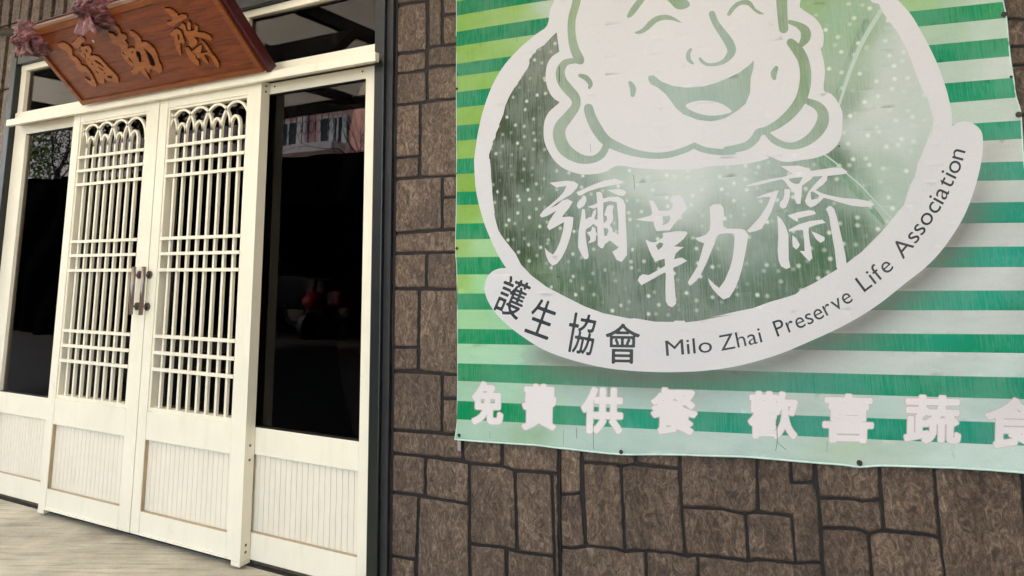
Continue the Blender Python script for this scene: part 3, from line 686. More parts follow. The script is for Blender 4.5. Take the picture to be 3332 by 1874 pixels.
BRUSH = [
 [g1([(152,108),(260,96),(330,88),(400,95),(447,125),(430,165),(370,228),(300,272),(235,310),(162,368),(225,340),(280,292),(335,275),(390,303),(350,370),(300,430),(280,460),(360,455),(397,465),(388,560),(365,660),(325,780),(275,880),(225,940),(180,958),(140,915),(115,850),(103,775),(140,815),(187,845),(220,800),(260,710),(290,600),(300,512),(205,565),(150,595),(125,560),(150,500),(185,445),(222,395),(125,450),(68,466),(52,440),(90,390),(160,335),(240,265),(300,200),(325,140),(220,158)])],
 [g1([(428,205),(560,145),(700,90),(820,65),(905,95),(880,120),(760,140),(650,165),(540,200),(470,240),(440,235)])],
 [g1([(745,183),(870,172),(925,190),(937,210),(915,242),(860,238),(800,212)])],
 [g1([(525,250),(530,290),(510,340),(455,378),(430,350),(440,310),(490,255)])],
 [g1([(485,378),(512,380),(520,430),(523,485),(555,462),(580,460),(600,400),(628,375),(628,420),(610,480),(640,490),(645,430),(640,360),(600,375),(540,355),(600,335),(640,318),(635,260),(630,205),(665,200),(690,215),(700,270),(780,255),(850,250),(905,280),(930,340),(930,450),(938,600),(945,760),(945,850),(890,922),(840,900),(795,815),(830,795),(862,772),(770,700),(718,740),(700,780),(675,778),(645,750),(645,640),(640,560),(600,530),(575,555),(525,585),(520,640),(530,720),(553,850),(548,885),(515,895),(480,850),(445,770),(445,700),(450,600),(470,480)]),
  g1([(704,312),(770,295),(840,310),(850,400),(858,500),(858,640),(800,610),(795,580),(770,540),(800,500),(805,460),(797,400),(812,345),(770,335),(740,350),(712,440),(740,455),(740,490),(708,530),(700,430)]),
  g1([(705,572),(745,575),(755,600),(740,650),(715,655)])],
 [g1([(590,555),(620,575),(628,650),(625,700),(600,715),(545,730),(570,690),(565,660),(535,620),(580,600)])],
 [g2([(265,118),(320,125),(355,180),(390,245),(520,240),(545,210),(555,160),(510,115),(560,65),(625,52),(665,75),(700,150),(730,215),(680,270),(620,350),(560,420),(520,480),(440,482),(360,490),(335,440),(320,372),(220,370),(103,350),(200,325),(290,300),(305,270),(290,190)]),
  g2([(430,310),(520,300),(525,340),(500,390),(435,420)])],
 [g2([(432,515),(500,505),(600,490),(720,495),(733,515),(690,580),(620,640),(570,675),(690,683),(640,715),(590,760),(570,830),(640,812),(670,812),(728,850),(650,895),(560,935),(570,1060),(585,1250),(595,1370),(545,1412),(500,1390),(470,1340),(465,1200),(470,1000),(455,990),(330,1060),(175,1145),(130,1085),(150,1040),(190,1012),(265,1022),(360,970),(460,910),(455,822),(345,858),(300,790),(265,710),(222,592),(290,622),(340,625),(400,590),(435,565)]),
  g2([(350,665),(395,625),(440,640),(425,680),(378,720)])],
 [g2([(1000,200),(1050,165),(1130,165),(1165,210),(1175,300),(1160,370),(1165,430),(1210,460),(1380,462),(1430,480),(1465,530),(1455,620),(1430,760),(1395,930),(1350,1080),(1300,1200),(1240,1290),(1165,1318),(1100,1260),(1030,1180),(990,1100),(983,1058),(1040,1120),(1115,1178),(1180,1090),(1240,950),(1275,830),(1295,680),(1300,580),(1300,520),(1200,515),(1120,525),(1080,560),(1060,640),(1010,760),(960,880),(900,1000),(840,1090),(760,1152),(735,1110),(790,1020),(850,920),(890,790),(920,680),(935,635),(870,615),(820,575),(900,555),(960,530),(1000,480),(1010,380),(1005,280)])],
 [g3([(530,75),(640,75),(760,70),(840,95),(920,138),(1060,115),(1200,93),(1300,102),(1362,145),(1350,172),(1250,185),(1115,200),(935,207),(910,240),(840,290),(800,320),(795,420),(780,545),(735,548),(705,480),(700,380),(670,370),(630,330),(590,270),(550,240),(400,275),(240,315),(115,330),(110,315),(200,285),(400,238),(560,215),(680,170),(600,120)]),
  g3([(632,235),(700,224),(808,214),(790,250),(770,290),(735,300),(690,290),(655,270)])],
 [g3([(1060,198),(1115,195),(1108,255),(1060,305),(965,375),(1060,420),(1180,450),(1320,475),(1480,485),(1620,510),(1700,550),(1650,580),(1550,583),(1400,565),(1260,525),(1150,490),(1070,472),(1020,520),(960,570),(905,592),(860,560),(835,510),(860,440),(885,390),(960,300)]),
  g3([(905,400),(935,390),(1010,440),(1000,480),(915,495)])],
 [g3([(515,375),(500,400),(470,500),(420,640),(370,740),(300,850),(240,880),(150,902),(118,880),(220,770),(290,690),(370,560),(410,460),(330,462),(240,478),(245,462),(380,410)])],
 [g3([(580,365),(650,362),(650,450),(630,520),(600,590),(560,605),(525,580),(525,530),(565,490),(580,430)])],
 [g3([(620,690),(740,650),(880,625),(950,632),(975,670),(900,690),(750,725),(745,770),(690,740)])],
 [g3([(490,690),(540,730),(600,830),(632,930),(632,1100),(635,1230),(655,1335),(600,1355),(540,1320),(510,1250),(497,1130),(505,950),(500,800)])],
 [g3([(635,865),(760,800),(900,758),(1050,742),(1095,780),(980,805),(885,840),(880,890),(890,980),(910,1090),(928,1220),(890,1257),(840,1210),(770,1130),(832,1130),(825,1000),(810,870),(720,875),(640,890)])],
 [g3([(680,935),(725,970),(772,1050),(760,1080),(728,1112),(685,1075),(678,1000)])],
 [g3([(915,885),(1000,920),(1080,960),(1078,1000),(1030,1030),(970,980)])],
 [g3([(1095,610),(1130,575),(1165,575),(1200,610),(1225,690),(1260,830),(1300,1000),(1340,1200),(1350,1285),(1240,1360),(1225,1320),(1210,1150),(1180,980),(1150,800),(1140,720),(1120,660)])]]
# stripes: (left y0, y1, right y0, y1)
Lm = [(-200,-.24),(80,-.18),(210,-.147),(350,-.11),(450,-.075),(565,-.035),(725,-.02),(840,-.008),(955,0),(1070,.012),(1180,.024),(1250,.043),(1400,.055)]
Rm = [(-200,-.15),(0,-.11),(190,-.087),(265,-.08),(330,-.082),(395,-.06),(455,-.05),(525,-.02),(586,-.012),(725,-.004),(945,0),(1088,.005),(1147,.012),(1226,.018),(1378,.032),(1500,.045)]
def slope(tab, y): return float(np.interp(y, [a for a, _ in tab], [b for _, b in tab]))
def sline(yl, yr):
    x0, x1 = 1486.0, 3332.0; m0, m1 = slope(Lm, yl) * (x1 - x0), slope(Rm, yr) * (x1 - x0); out = []
    for k in range(29):
        t_ = -.02 + 1.12 * k / 28
        tt = min(max(t_, 0), 1)
        y = (2*tt**3-3*tt**2+1)*yl + (tt**3-2*tt**2+tt)*m0 + (-2*tt**3+3*tt**2)*yr + (tt**3-tt**2)*m1
        y += (t_ - tt) * (m0 if t_ < 0 else m1)
        out.append((x0 + t_ * (x1 - x0), y))
    return out
STR = [(-98,-52,-262,-190),(5,51,-130,-66),(104,151,-15+0,-4),(104,151,-122,-66)]
STRIPES = [(-95,-52,-370,-310),(5,51,-250,-190),(104,151,-122,-66),(208,249,-2,52),(300,351,118,179),(409,458,250,315),(517,566,391,451),(625,667,525,586),(728,779,657,725),(837,893,802,869),(955,1007,945,1010),(1070,1118,1088,1149),(1182,1239,1228,1299),(1304,1364,1377,1450)]
SP = []
for a, b, c, d in STRIPES: SP.append([sline(a, c) + sline(b, d)[::-1]])
OUT = [(1483,-160),(1484,0),(1484,300),(1485,600),(1481,800),(1485,870),(1487,1000),(1488,1240),(1485,1380),(1480,1420),(1479,1430),(1560,1437),(1677,1445),(1750,1450),(1820,1459),(1835,1460),(1895,1467),(1960,1474),(2018,1479),(2060,1480),(2192,1480),(2312,1484),(2420,1487),(2510,1494),(2649,1506),(2740,1513),(2797,1520),(2866,1516),(2980,1519),(3104,1523),(3220,1530),(3332,1539),(3425,1550),(3400,1300),(3375,900),(3345,640),(3332,515),(3328,455),(3322,364),(3308,317),(3298,250),(3288,186),(3283,131),(3275,51),(3265,0),(3245,-160)]

# --- text outlines
def glyph_loops(ch):
    cu = bpy.data.curves.new('t', 'FONT'); cu.body = ch; cu.size = 1.0; cu.resolution_u = 4; cu.fill_mode = 'FRONT'
    o = bpy.data.objects.new('t', cu); scene.collection.objects.link(o)
    dg = bpy.context.evaluated_depsgraph_get(); dg.update()
    me = o.evaluated_get(dg).to_mesh()
    vs_ = [(v.co.x, v.co.y) for v in me.vertices]; cnt = {}
    for p in me.polygons:
        vv = list(p.vertices)
        for i in range(len(vv)):
            k = (vv[i], vv[(i + 1) % len(vv)]); cnt[(min(k), max(k))] = cnt.get((min(k), max(k)), 0) + 1
    E_ = [k for k, c in cnt.items() if c == 1]
    o.evaluated_get(dg).to_mesh_clear(); bpy.data.objects.remove(o); bpy.data.curves.remove(cu)
    adj = {}
    for a, b in E_: adj.setdefault(a, []).append(b); adj.setdefault(b, []).append(a)
    loops = []; used = set()
    for s in adj:
        if s in used: continue
        lp = [s]; used.add(s); cur = s; prev = None
        while True:
            nx = [q for q in adj[cur] if q != prev and q not in used]
            if not nx: break
            prev, cur = cur, nx[0]; used.add(cur); lp.append(cur)
        if len(lp) > 2: loops.append([vs_[i] for i in lp])
    return loops
GC = {}
def glyph(ch):
    if ch not in GC: GC[ch] = glyph_loops(ch)
    return GC[ch]
def bbox(loops):
    a = np.array([p for l in loops for p in l]); return a[:, 0].min(), a[:, 1].min(), a[:, 0].max(), a[:, 1].max()
def inside(loops, P):
    """even-odd test"""
    r = np.zeros(len(P), bool)
    for l in loops:
        a = np.array(l, float)[:, :2]; b = np.roll(a, -1, 0)
        for (x1, y1), (x2, y2) in zip(a, b):
            if y1 == y2: continue
            c = ((y1 > P[:, 1]) != (y2 > P[:, 1]))
            if c.any(): r ^= c & (P[:, 0] < (x2 - x1) * (P[:, 1] - y1) / (y2 - y1) + x1)
    return r
def winding_in(l, P):
    a = np.array(l, float)[:, :2]; b = np.roll(a, -1, 0); w_ = np.zeros(len(P), int)
    for (x1, y1), (x2, y2) in zip(a, b):
        if y1 == y2: continue
        c = ((y1 > P[:, 1]) != (y2 > P[:, 1]))
        if c.any(): w_ += np.where(c & (P[:, 0] < (x2 - x1) * (P[:, 1] - y1) / (y2 - y1) + x1), 1 if y2 > y1 else -1, 0)
    return w_ != 0
def dist_to(loops, P, closed=True):
    d = np.full(len(P), 1e9)
    for l in loops:
        a = np.array(l, float)[:, :2]; b = np.roll(a, -1, 0) if closed else a[1:]; a = a if closed else a[:-1]
        for p, q in zip(a, b):
            v = q - p; L = v @ v + 1e-12; t_ = np.clip(((P - p) @ v) / L, 0, 1); e = P - (p + t_[:, None] * v)
            d = np.minimum(d, (e * e).sum(1))
    return np.sqrt(d)
def place(ch, cx, cy, w_, h_, ang=0, shear=0):
    L = glyph(ch); x0, y0, x1, y1 = bbox(L); a = math.radians(ang); out = []
    for l in L:
        q = []
        for x, y in l:
            u = ((x - x0) / (x1 - x0) - .5) * w_; v = (.5 - (y - y0) / (y1 - y0)) * h_
            q.append((cx + u * math.cos(a) - v * math.sin(a) + shear * v, cy + u * math.sin(a) + v * math.cos(a)))
        out.append(q)
    return out
def contour(loops, off, step=2.6):
    """outline of the glyph grown by off pixels (marching squares on its distance field)"""
    x0, y0, x1, y1 = bbox(loops); pad = off + 2 * step
    xs = np.arange(x0 - pad, x1 + pad, step); ys = np.arange(y0 - pad, y1 + pad, step)
    X, Y = np.meshgrid(xs, ys); P = np.stack([X.ravel(), Y.ravel()], 1)
    d = dist_to(loops, P); ins = inside(loops, P); sdf = np.where(ins, -d, d).reshape(X.shape) - off
    seg = {}
    def ip(i0, j0, i1, j1):
        a, b = sdf[i0, j0], sdf[i1, j1]; t_ = a / (a - b + 1e-12)
        return (xs[j0] + (xs[j1] - xs[j0]) * t_, ys[i0] + (ys[i1] - ys[i0]) * t_)
    for i in range(len(ys) - 1):
        for j in range(len(xs) - 1):
            s = [sdf[i, j] < 0, sdf[i, j + 1] < 0, sdf[i + 1, j + 1] < 0, sdf[i + 1, j] < 0]
            if all(s) or not any(s): continue
            e = [('h', i, j), ('v', i, j + 1), ('h', i + 1, j), ('v', i, j)]
            cr = [k for k in range(4) if s[k] != s[(k + 1) % 4]]
            prs = [(cr[0], cr[1])] if len(cr) == 2 else ([(0, 1), (2, 3)] if s[1] else [(3, 0), (1, 2)])
            for a, b in prs: seg.setdefault(e[a], []).append(e[b]); seg.setdefault(e[b], []).append(e[a])
    def pt(e):
        k, i, j = e; return ip(i, j, i, j + 1) if k == 'h' else ip(i, j, i + 1, j)
    loops_ = []; used = set()
    for s in seg:
        if s in used: continue
        lp = [s]; used.add(s); cur = s
        while True:
            nx = [q for q in seg[cur] if q not in used]
            if not nx: break
            cur = nx[0]; used.add(cur); lp.append(cur)
        if len(lp) > 4:
            q = [pt(e) for e in lp]
            q = [((q[k-1][0] + 2*q[k][0] + q[(k+1) % len(q)][0]) / 4, (q[k-1][1] + 2*q[k][1] + q[(k+1) % len(q)][1]) / 4) for k in range(len(q))]
            loops_.append(q)
    return loops_
PINK, BOLD = [], []
BOX = [('免',1533,1639,1240,1384),('費',1697,1812,1248,1402),('供',1889,2029,1258,1413),('餐',2116,2271,1260,1416),('歡',2433,2597,1272,1431),('喜',2675,2845,1280,1443),('蔬',2940,3129,1284,1446),('食',3203,3400,1292,1462)]
for ch, x0, x1, y0, y1 in BOX:
    off = 5.2; base = place(ch, (x0 + x1) / 2, (y0 + y1) / 2, x1 - x0 - 2 * off - 4, y1 - y0 - 2 * off - 4, 1.2)
    PINK.append(contour(base, off + 2.4)); BOLD.append(contour(base, off))
TXT = []
for ch, cx, cy, w_, h_, an in (('護',1667,967,88,126,23),('生',1764,1036,80,120,20),('協',1892,1086,88,130,10),('會',2026,1118,112,130,1)):
    TXT.append(contour(place(ch, cx, cy, w_, h_, an), .9, 2.2))
BASE = [(2120,1163),(2168,1158),(2250,1151),(2356,1140),(2482,1113),(2530,1096),(2620,1062),(2700,1023),(2773,981),(2813,951),(2860,915),(2906,875),(2954,826),(3000,768),(3035,717),(3069,665),(3102,598),(3126,547),(3140,500),(3152,455)]
bl = np.array([q[:2] for q in catmull(BASE, 12)]); bs = np.r_[0, np.cumsum(np.linalg.norm(np.diff(bl, axis=0), axis=1))]
def arc_of(p): return bs[np.argmin(np.linalg.norm(bl - np.array(p), axis=1))]
def at_arc(s): return np.array([np.interp(s, bs, bl[:, 0]), np.interp(s, bs, bl[:, 1])])
ADV = {}
def word(txt, p0, p1, cap, gap):
    Ls = [glyph(c) for c in txt]; pen = 0; pos = []
    for L in Ls:
        x0, y0, x1, y1 = bbox(L); pos.append((pen, x0)); pen += (x1 - x0) + gap
    tot = pen - gap; s0, s1 = arc_of(p0), arc_of(p1); kx = (s1 - s0) / tot; ky = cap / .73
    for L, (pn, x0) in zip(Ls, pos):
        bx_ = bbox(L); mid = s0 + (pn + (bx_[2] - bx_[0]) / 2) * kx; o = at_arc(mid); a = at_arc(mid + 6) - at_arc(mid - 6); a = a / np.linalg.norm(a)
        n_ = np.array([a[1], -a[0]])
        lp = [[tuple(o + a * ((x - (bx_[0] + bx_[2]) / 2) * kx) + n_ * (y * ky)) for x, y in l] for l in L]
        TXT.append(lp)
word('Milo', (2166,1158), (2318,1146), 53, .11); word('Zhai', (2345,1141), (2485,1112), 54, .10)
word('Preserve', (2530,1096), (2777,978), 56, .09); word('Life', (2813,951), (2908,873), 58, .10); word('Association', (2940,842), (3141,492), 60, .085)

VEIN = [[stroke([p for p in C4([(1420,60,34),(1330,200,36),(1230,380,34),(1140,600,30),(1070,820,22),(1050,880,14)])])],
        [stroke(C6([(930,255,16),(1030,330,14),(1130,425,13),(1240,520,12),(1350,640,11),(1500,795,10)]))]]
DARKV = [[stroke(C4([(1280,180,50),(1200,330,44),(1120,520,36),(1060,700,26),(1020,780,18)]))],
         [stroke(C6([(850,260,50),(960,330,60),(1080,440,55),(1230,600,50),(1380,770,40),(1420,830,20)]))]]
SCR = [[stroke(T(1740,560,3.15,[(1013,30,4.5),(1018,100,4.5),(1022,175,3.9)]))], [stroke(C3([(710,300,3.2),(712,342,3.2)]))], [stroke(C3([(1060,545,5.9),(1060,610,7.2),(1062,675,5.9)]))],
       [stroke(T(1740,560,3.15,[(862,1260,3.9),(864,1360,3.9),(862,1430,3.2)]))], [stroke(C7([(1466,960,3.9),(1468,1040,4.5),(1468,1112,4.5)]))], [stroke(C7([(1552,310,3.2),(1553,440,3.2)]))],
       [stroke(T(1400,1300,S_,[(1338,200,3.9),(1340,300,4.5),(1342,410,3.9)]))], [stroke(T(1400,1300,S_,[(1202,232,3.9),(1202,275,4.5),(1203,320,3.2)]))],
       [stroke(T(2312,1300,S_,[(552,130,5.2),(546,250,5.9),(548,340,5.2),(535,420,3.9)]))], [stroke(T(2312,1300,S_,[(548,345,3.2),(580,380,3.9),(622,412,3.9)]))], [stroke(T(2312,1300,S_,[(958,350,3.2),(956,425,3.2)]))],
       [stroke(T(1400,1300,S_,[(490,262,2.6),(492,320,2.6)]))], [stroke(T(1400,1300,S_,[(1095,250,2.6),(1092,370,2.6)]))], [stroke(C7([(1985,930,2.6),(1986,958,2.6)]))], [stroke(C7([(2032,930,2.6),(2034,960,2.6)]))],
       [stroke(C3([(1313,1180,2.6),(1318,1250,2.6)]))], [stroke(C5([(1215,960,2.6),(1215,1030,2.6)]))]]
# --- triangulate
coords2, edges2 = [], []
def add_loop(l, closed=True):
    n0 = len(coords2); l = [p[:2] for p in l]
    for p in l: coords2.append(Vector((float(p[0]), float(p[1]))))
    m = len(l)
    for i in range(m if closed else m - 1): edges2.append((n0 + i, n0 + (i + 1) % m))
add_loop(OUT)
for grp in SP + [[LOGO], [FIELD]] + DARKV + VEIN + SCR + LINE + BRUSH + PINK + BOLD + TXT:
    for l in grp: add_loop(l)
step = 15
for yy in range(-158, 1560, step):
    for xx in range(1490, 3440, step): coords2.append(Vector((xx + random.uniform(-3, 3), yy + random.uniform(-3, 3))))
res = delaunay_2d_cdt(coords2, edges2, [], 0, 1e-4, False)
V2 = np.array([(v[0], v[1]) for v in res[0]]); F2 = np.array([tuple(f) for f in res[2]])
Cn = V2[F2].mean(1)
keep = inside([OUT], Cn); F2 = F2[keep]; Cn = Cn[keep]
mat_i = np.zeros(len(F2), int)
def paint(grp, idx, wind=False, only=None):
    a = np.array([p[:2] for l in grp for p in l]); x0, y0 = a.min(0); x1, y1 = a.max(0)
    sel = np.where((Cn[:, 0] > x0) & (Cn[:, 0] < x1) & (Cn[:, 1] > y0) & (Cn[:, 1] < y1))[0]
    if len(sel) == 0: return
    hit = winding_in(grp[0], Cn[sel]) if wind else inside(grp, Cn[sel]); s2 = sel[hit]
    if only is not None: s2 = s2[np.isin(mat_i[s2], only)]
    mat_i[s2] = idx
for g_ in SP: paint(g_, 1)
paint([LOGO], 2); paint([FIELD], 3)
for g_ in DARKV: paint(g_, 8, wind=True, only=[3])
for g_ in VEIN: paint(g_, 7, wind=True, only=[3, 8])
for g_ in LINE: paint(g_, 4, wind=(len(g_) == 1))
for g_ in BRUSH: paint(g_, 2, wind=False)
for g_ in PINK: paint(g_, 5)
for g_ in BOLD: paint(g_, 10)
for g_ in TXT: paint(g_, 6)
for g_ in SCR: paint(g_, 9, wind=True)
def idw(pts, P, p=2.6, soft=60):
    C = np.array([lin(q[2]) for q in pts]) * .80; X = np.array([q[:2] for q in pts], float)
    d = ((P[:, None, :] - X[None]) ** 2).sum(2) + soft ** 2; w_ = d ** (-p / 2); return (w_[:, :, None] * C[None]).sum(1) / w_.sum(1)[:, None]
CL = [(1500,0,(138,182,84)),(1500,180,(140,182,82)),(1500,420,(138,180,78)),(1500,600,(134,176,72)),(1680,30,(150,186,90)),(1720,60,(165,198,140)),(1780,20,(190,204,190)),(1620,230,(142,186,96)),(1500,700,(140,182,80)),
      (1505,800,(150,190,90)),(1560,800,(165,212,158)),(1505,920,(150,190,90)),(1560,920,(160,214,160)),(1540,1035,(160,212,158)),(1640,1040,(160,212,165)),(1600,1150,(176,218,184)),(1750,1150,(180,216,196)),(1900,1180,(186,210,202)),(1600,1270,(172,214,186)),(2000,1280,(188,216,210)),(2400,1300,(190,216,212)),(2800,1330,(192,216,212)),(3250,1350,(200,220,216)),
      (1600,1400,(174,204,184)),(1900,1430,(184,206,198)),(2300,1455,(190,208,202)),(2800,1480,(202,216,210)),(1700,1425,(160,190,160)),(2790,1470,(170,196,160)),(3200,1500,(206,226,218)),
      (3000,0,(160,196,140)),(3100,90,(176,204,178)),(3200,110,(196,214,200)),(3120,210,(190,208,196)),(3250,220,(202,212,206)),(3200,370,(196,212,202)),(3250,480,(206,208,204)),(3280,640,(206,214,210)),(3200,780,(206,212,210)),(3250,900,(208,212,212)),(3100,1050,(204,212,208)),(2950,1180,(204,214,210)),(2700,1190,(200,208,204))]
CDk = [(1500,30,(30,132,84)),(1500,320,(26,140,94)),(1500,600,(14,144,92)),(1700,100,(34,136,90)),(1500,860,(10,146,88)),(1500,1200,(8,146,86)),(1700,1220,(20,150,100)),(2100,1230,(44,146,114)),(2600,1290,(48,150,124)),(3000,1270,(34,148,108)),(3200,1270,(40,150,112)),(1550,1330,(12,146,88)),(2100,1370,(48,162,130)),(2700,1410,(54,156,130)),(3150,1420,(52,156,130)),
       (3150,50,(44,146,94)),(3250,20,(30,150,84)),(3150,160,(44,152,104)),(3200,290,(40,150,104)),(3230,420,(60,158,118)),(3260,550,(64,156,128)),(3200,700,(54,160,132)),(3100,840,(56,158,126)),(3250,850,(60,164,140)),(3100,980,(64,164,136)),(2900,1120,(60,154,118)),(3200,1120,(38,150,106))]
CF = [(1810,200,(112,122,104)),(1700,420,(72,90,62)),(1620,600,(58,76,48)),(1650,800,(64,92,56)),(1750,950,(72,112,58)),(1900,1000,(88,116,88)),(1750,700,(66,100,60)),(1900,850,(92,122,98)),(2100,900,(90,118,96)),(2100,1020,(88,112,92)),(2300,980,(90,118,96)),(2500,980,(92,122,98)),(2650,950,(84,118,86)),(2700,860,(72,118,76)),(2760,760,(84,124,90)),(2650,700,(110,144,124)),(2450,800,(130,156,142)),(2250,860,(100,130,108)),
      (2050,700,(150,172,160)),(1900,620,(124,148,134)),(2100,600,(196,208,204)),(2250,600,(206,214,212)),(2200,560,(208,216,212)),(2000,560,(180,198,190)),(2400,580,(192,206,202)),(2350,700,(168,186,176)),(2500,600,(164,184,176)),(2700,545,(100,132,104)),(2640,560,(150,172,160)),(2800,620,(140,172,150)),(2900,560,(176,200,184)),(2950,450,(206,216,212)),(2850,350,(204,214,208)),(2920,250,(202,212,208)),(2800,420,(196,208,202)),(2880,150,(190,206,198)),(2900,650,(176,200,184)),(2760,250,(150,182,146)),(2820,120,(140,178,128)),(2720,60,(150,190,150)),(2750,330,(140,166,142)),(2950,150,(204,212,208)),(2660,0,(150,190,130)),(3000,350,(198,214,206)),(2985,480,(190,208,198))]
CS = [(1870,60,(150,176,120)),(1870,250,(134,160,120)),(1840,420,(150,172,150)),(1830,470,(140,166,136)),(1900,560,(150,176,162)),(2050,500,(160,184,176)),(1950,350,(146,170,154)),(2250,330,(158,184,176)),(2300,380,(156,184,176)),(2150,20,(140,172,124)),(2350,150,(158,184,172)),(2420,480,(162,188,180)),(2550,50,(140,170,124)),(2620,180,(136,168,118)),(2620,300,(134,168,118)),(2680,400,(146,170,146)),(2500,440,(154,180,164)),(2050,280,(158,184,172)),(2160,300,(156,182,172))]
cols = {0: idw(CL, V2, 3.2, 30), 1: idw(CDk, V2) * np.array([.3, .97, 1.0]), 3: idw(CF, V2, 4.6, 34), 4: idw(CS, V2)}
_g = cols[3].mean(1, keepdims=True); cols[3] = cols[3] * .74 + _g * .26 * np.array([1.0, 1.02, .99])
_g4 = cols[4].mean(1, keepdims=True); cols[4] = cols[4] * .72 + _g4 * .28 * np.array([.98, 1.03, 1.0])
dl = dist_to([LOGO_RAW[28:84]], V2 - np.array([10, 16]), closed=False)
cen = np.array([2320, 420.])
pshade = np.clip(np.exp(-(dl / 70) ** 1.3), 0, 1) * np.clip((V2[:, 1] - 950) / 300 + (V2[:, 0] - 1900) / 900 + .35, .0, 1)   # the soft drop shadow printed round the emblem
pshade[V2[:, 0] < 1700] *= .3
def wave(px, py):
    h = .003 * math.sin(px * .011 + py * .004) + .002 * math.sin(px * .023 - py * .006 + 1)
    h += .004 * math.exp(-((px - 1484) / 60) ** 2) * math.sin(py * .012)
    h += .006 * math.exp(-((px - 3300) / 90) ** 2) * (1 + math.sin(py * .02 + 2))
    bot = 1430 + (px - 1480) * .06
    h += .004 * math.exp(-((py - bot) / 45) ** 2) * (1 + math.sin(px * .017))
    for ex in (1494, 2021, 2797, 3480):                     # puckers running up from the fixings
        h += .005 * math.exp(-abs(px - ex - (bot - py) * .12) / 26) * math.exp(-max(0, bot - py) / 130)
    h += .0022 * math.sin(py * .03 + px * .002) * math.exp(-((px - 1500) / 90) ** 2)
    return .018 + h
def banner_mat(name, colattr=None, col=None, shade=False, dots=False, wear=.5):
    m, t, b = new_mat(name)
    if colattr:
        a = N(t, 'ShaderNodeVertexColor'); a.layer_name = colattr; base = a.outputs[0]
    else:
        r = N(t, 'ShaderNodeRGB'); r.outputs[0].default_value = (*col, 1); base = r.outputs[0]
    fib = noise_n(t, coords(t, (300, 300, 9)), 1.0, 4, .65)          # woven vertical fibre, worn
    big = noise_n(t, coords(t), 5, 5, .6); grain = noise_n(t, coords(t), 420, 2, .7)
    scr = noise_n(t, coords(t, (60, 60, 3)), 1.6, 6, .7)
    mask = ramp(t, mix(t, .5, fib, big), [(.44, 0.0), (.56, 1.0)])
    if wear: base = mix(t, mix(t, 1.0, mask, (wear, wear, wear), 'MULTIPLY'), base, lin((186, 194, 190)))
    base = mix(t, .35, base, ramp(t, grain, [(.3, (.74, .74, .74)), (.7, (1.12, 1.12, 1.12))]), 'MULTIPLY')
    if shade:                                                   # blotchy fading and algae
        bl = noise_n(t, coords(t, (2, 2, 5)), 3.0, 8, .7, .4)
        base = mix(t, .5, base, ramp(t, bl, [(.3, (.8, .84, .8)), (.5, (1, 1, 1)), (.7, (1.1, 1.09, 1.09))]), 'MULTIPLY')
        al = ramp(t, noise_n(t, coords(t, (30, 30, 4)), 1.2, 7, .75), [(.27, (.55, .66, .35)), (.36, (1, 1, 1))])
        base = mix(t, .45, base, al, 'MULTIPLY')
    if dots:
        sp = N(t, 'ShaderNodeSeparateXYZ'); cb = N(t, 'ShaderNodeCombineXYZ'); t.links.new(coords(t), sp.inputs[0]); t.links.new(sp.outputs[0], cb.inputs[0]); t.links.new(sp.outputs[2], cb.inputs[1])
        vo = N(t, 'ShaderNodeTexVoronoi'); vo.voronoi_dimensions = '2D'; vo.inputs['Scale'].default_value = 21; t.links.new(cb.outputs[0], vo.inputs['Vector'])
        dm = ramp(t, vo.outputs['Distance'], [(.03, 1.0), (.10, .6), (.21, 0.0)])
        sx = N(t, 'ShaderNodeSeparateColor'); t.links.new(vo.outputs['Color'], sx.inputs[0])
        am = ramp(t, sx.outputs[0], [(.1, .05), (.45, .35), (.95, .95)])
        base = mix(t, mix(t, 1.0, dm, am, 'MULTIPLY'), base, lin((208, 216, 206)))
    st = ramp(t, scr, [(.2, lin((110, 130, 90))), (.3, (1, 1, 1))]); base = mix(t, .16 if wear else .0, base, st, 'MULTIPLY')
    if shade:
        a = N(t, 'ShaderNodeAttribute'); a.attribute_name = 'print_tone'
        base = mix(t, a.outputs['Fac'], base, lin((100, 96, 90)))
    t.links.new(base, b.inputs['Base Color']); b.inputs['Roughness'].default_value = .6; b.inputs['Specular IOR Level'].default_value = .12
    bump(t, b, fib, .12, .001); return m
BM = [banner_mat('pale_stripe_print', 'tone_light', shade=True, wear=.10), banner_mat('green_stripe_print', 'tone_dark', shade=True, wear=.12),
      banner_mat('white_print', col=lin((203, 201, 204)), wear=0), banner_mat('leaf_photo_print', 'tone_field', dots=True, wear=.24),
      banner_mat('grey_green_line_print', 'tone_line', wear=.25), banner_mat('faded_pink_outline', col=lin((192, 170, 172)), wear=.3),
      banner_mat('dark_grey_lettering', col=lin((50, 56, 60)), wear=.06),
      banner_mat('leaf_vein_print', col=lin((172, 190, 178)), wear=.35), banner_mat('leaf_shadow_print', col=lin((108, 142, 116)), wear=.35, dots=True), banner_mat('rusty_scratch', col=lin((84, 96, 70)), wear=0), banner_mat('white_lettering', col=lin((216, 210, 211)), wear=0)]
ban = empty('banner', (-.3, WALLY - .02, 1.6), 'large green striped vinyl banner with a laughing face emblem and Chinese lettering', 'banner')
used = np.unique(F2); remap = -np.ones(len(V2), int); remap[used] = np.arange(len(used)); F3 = remap[F2]; V3 = V2[used]
vw = [W(x, y, wave(x, y)) for x, y in V3]
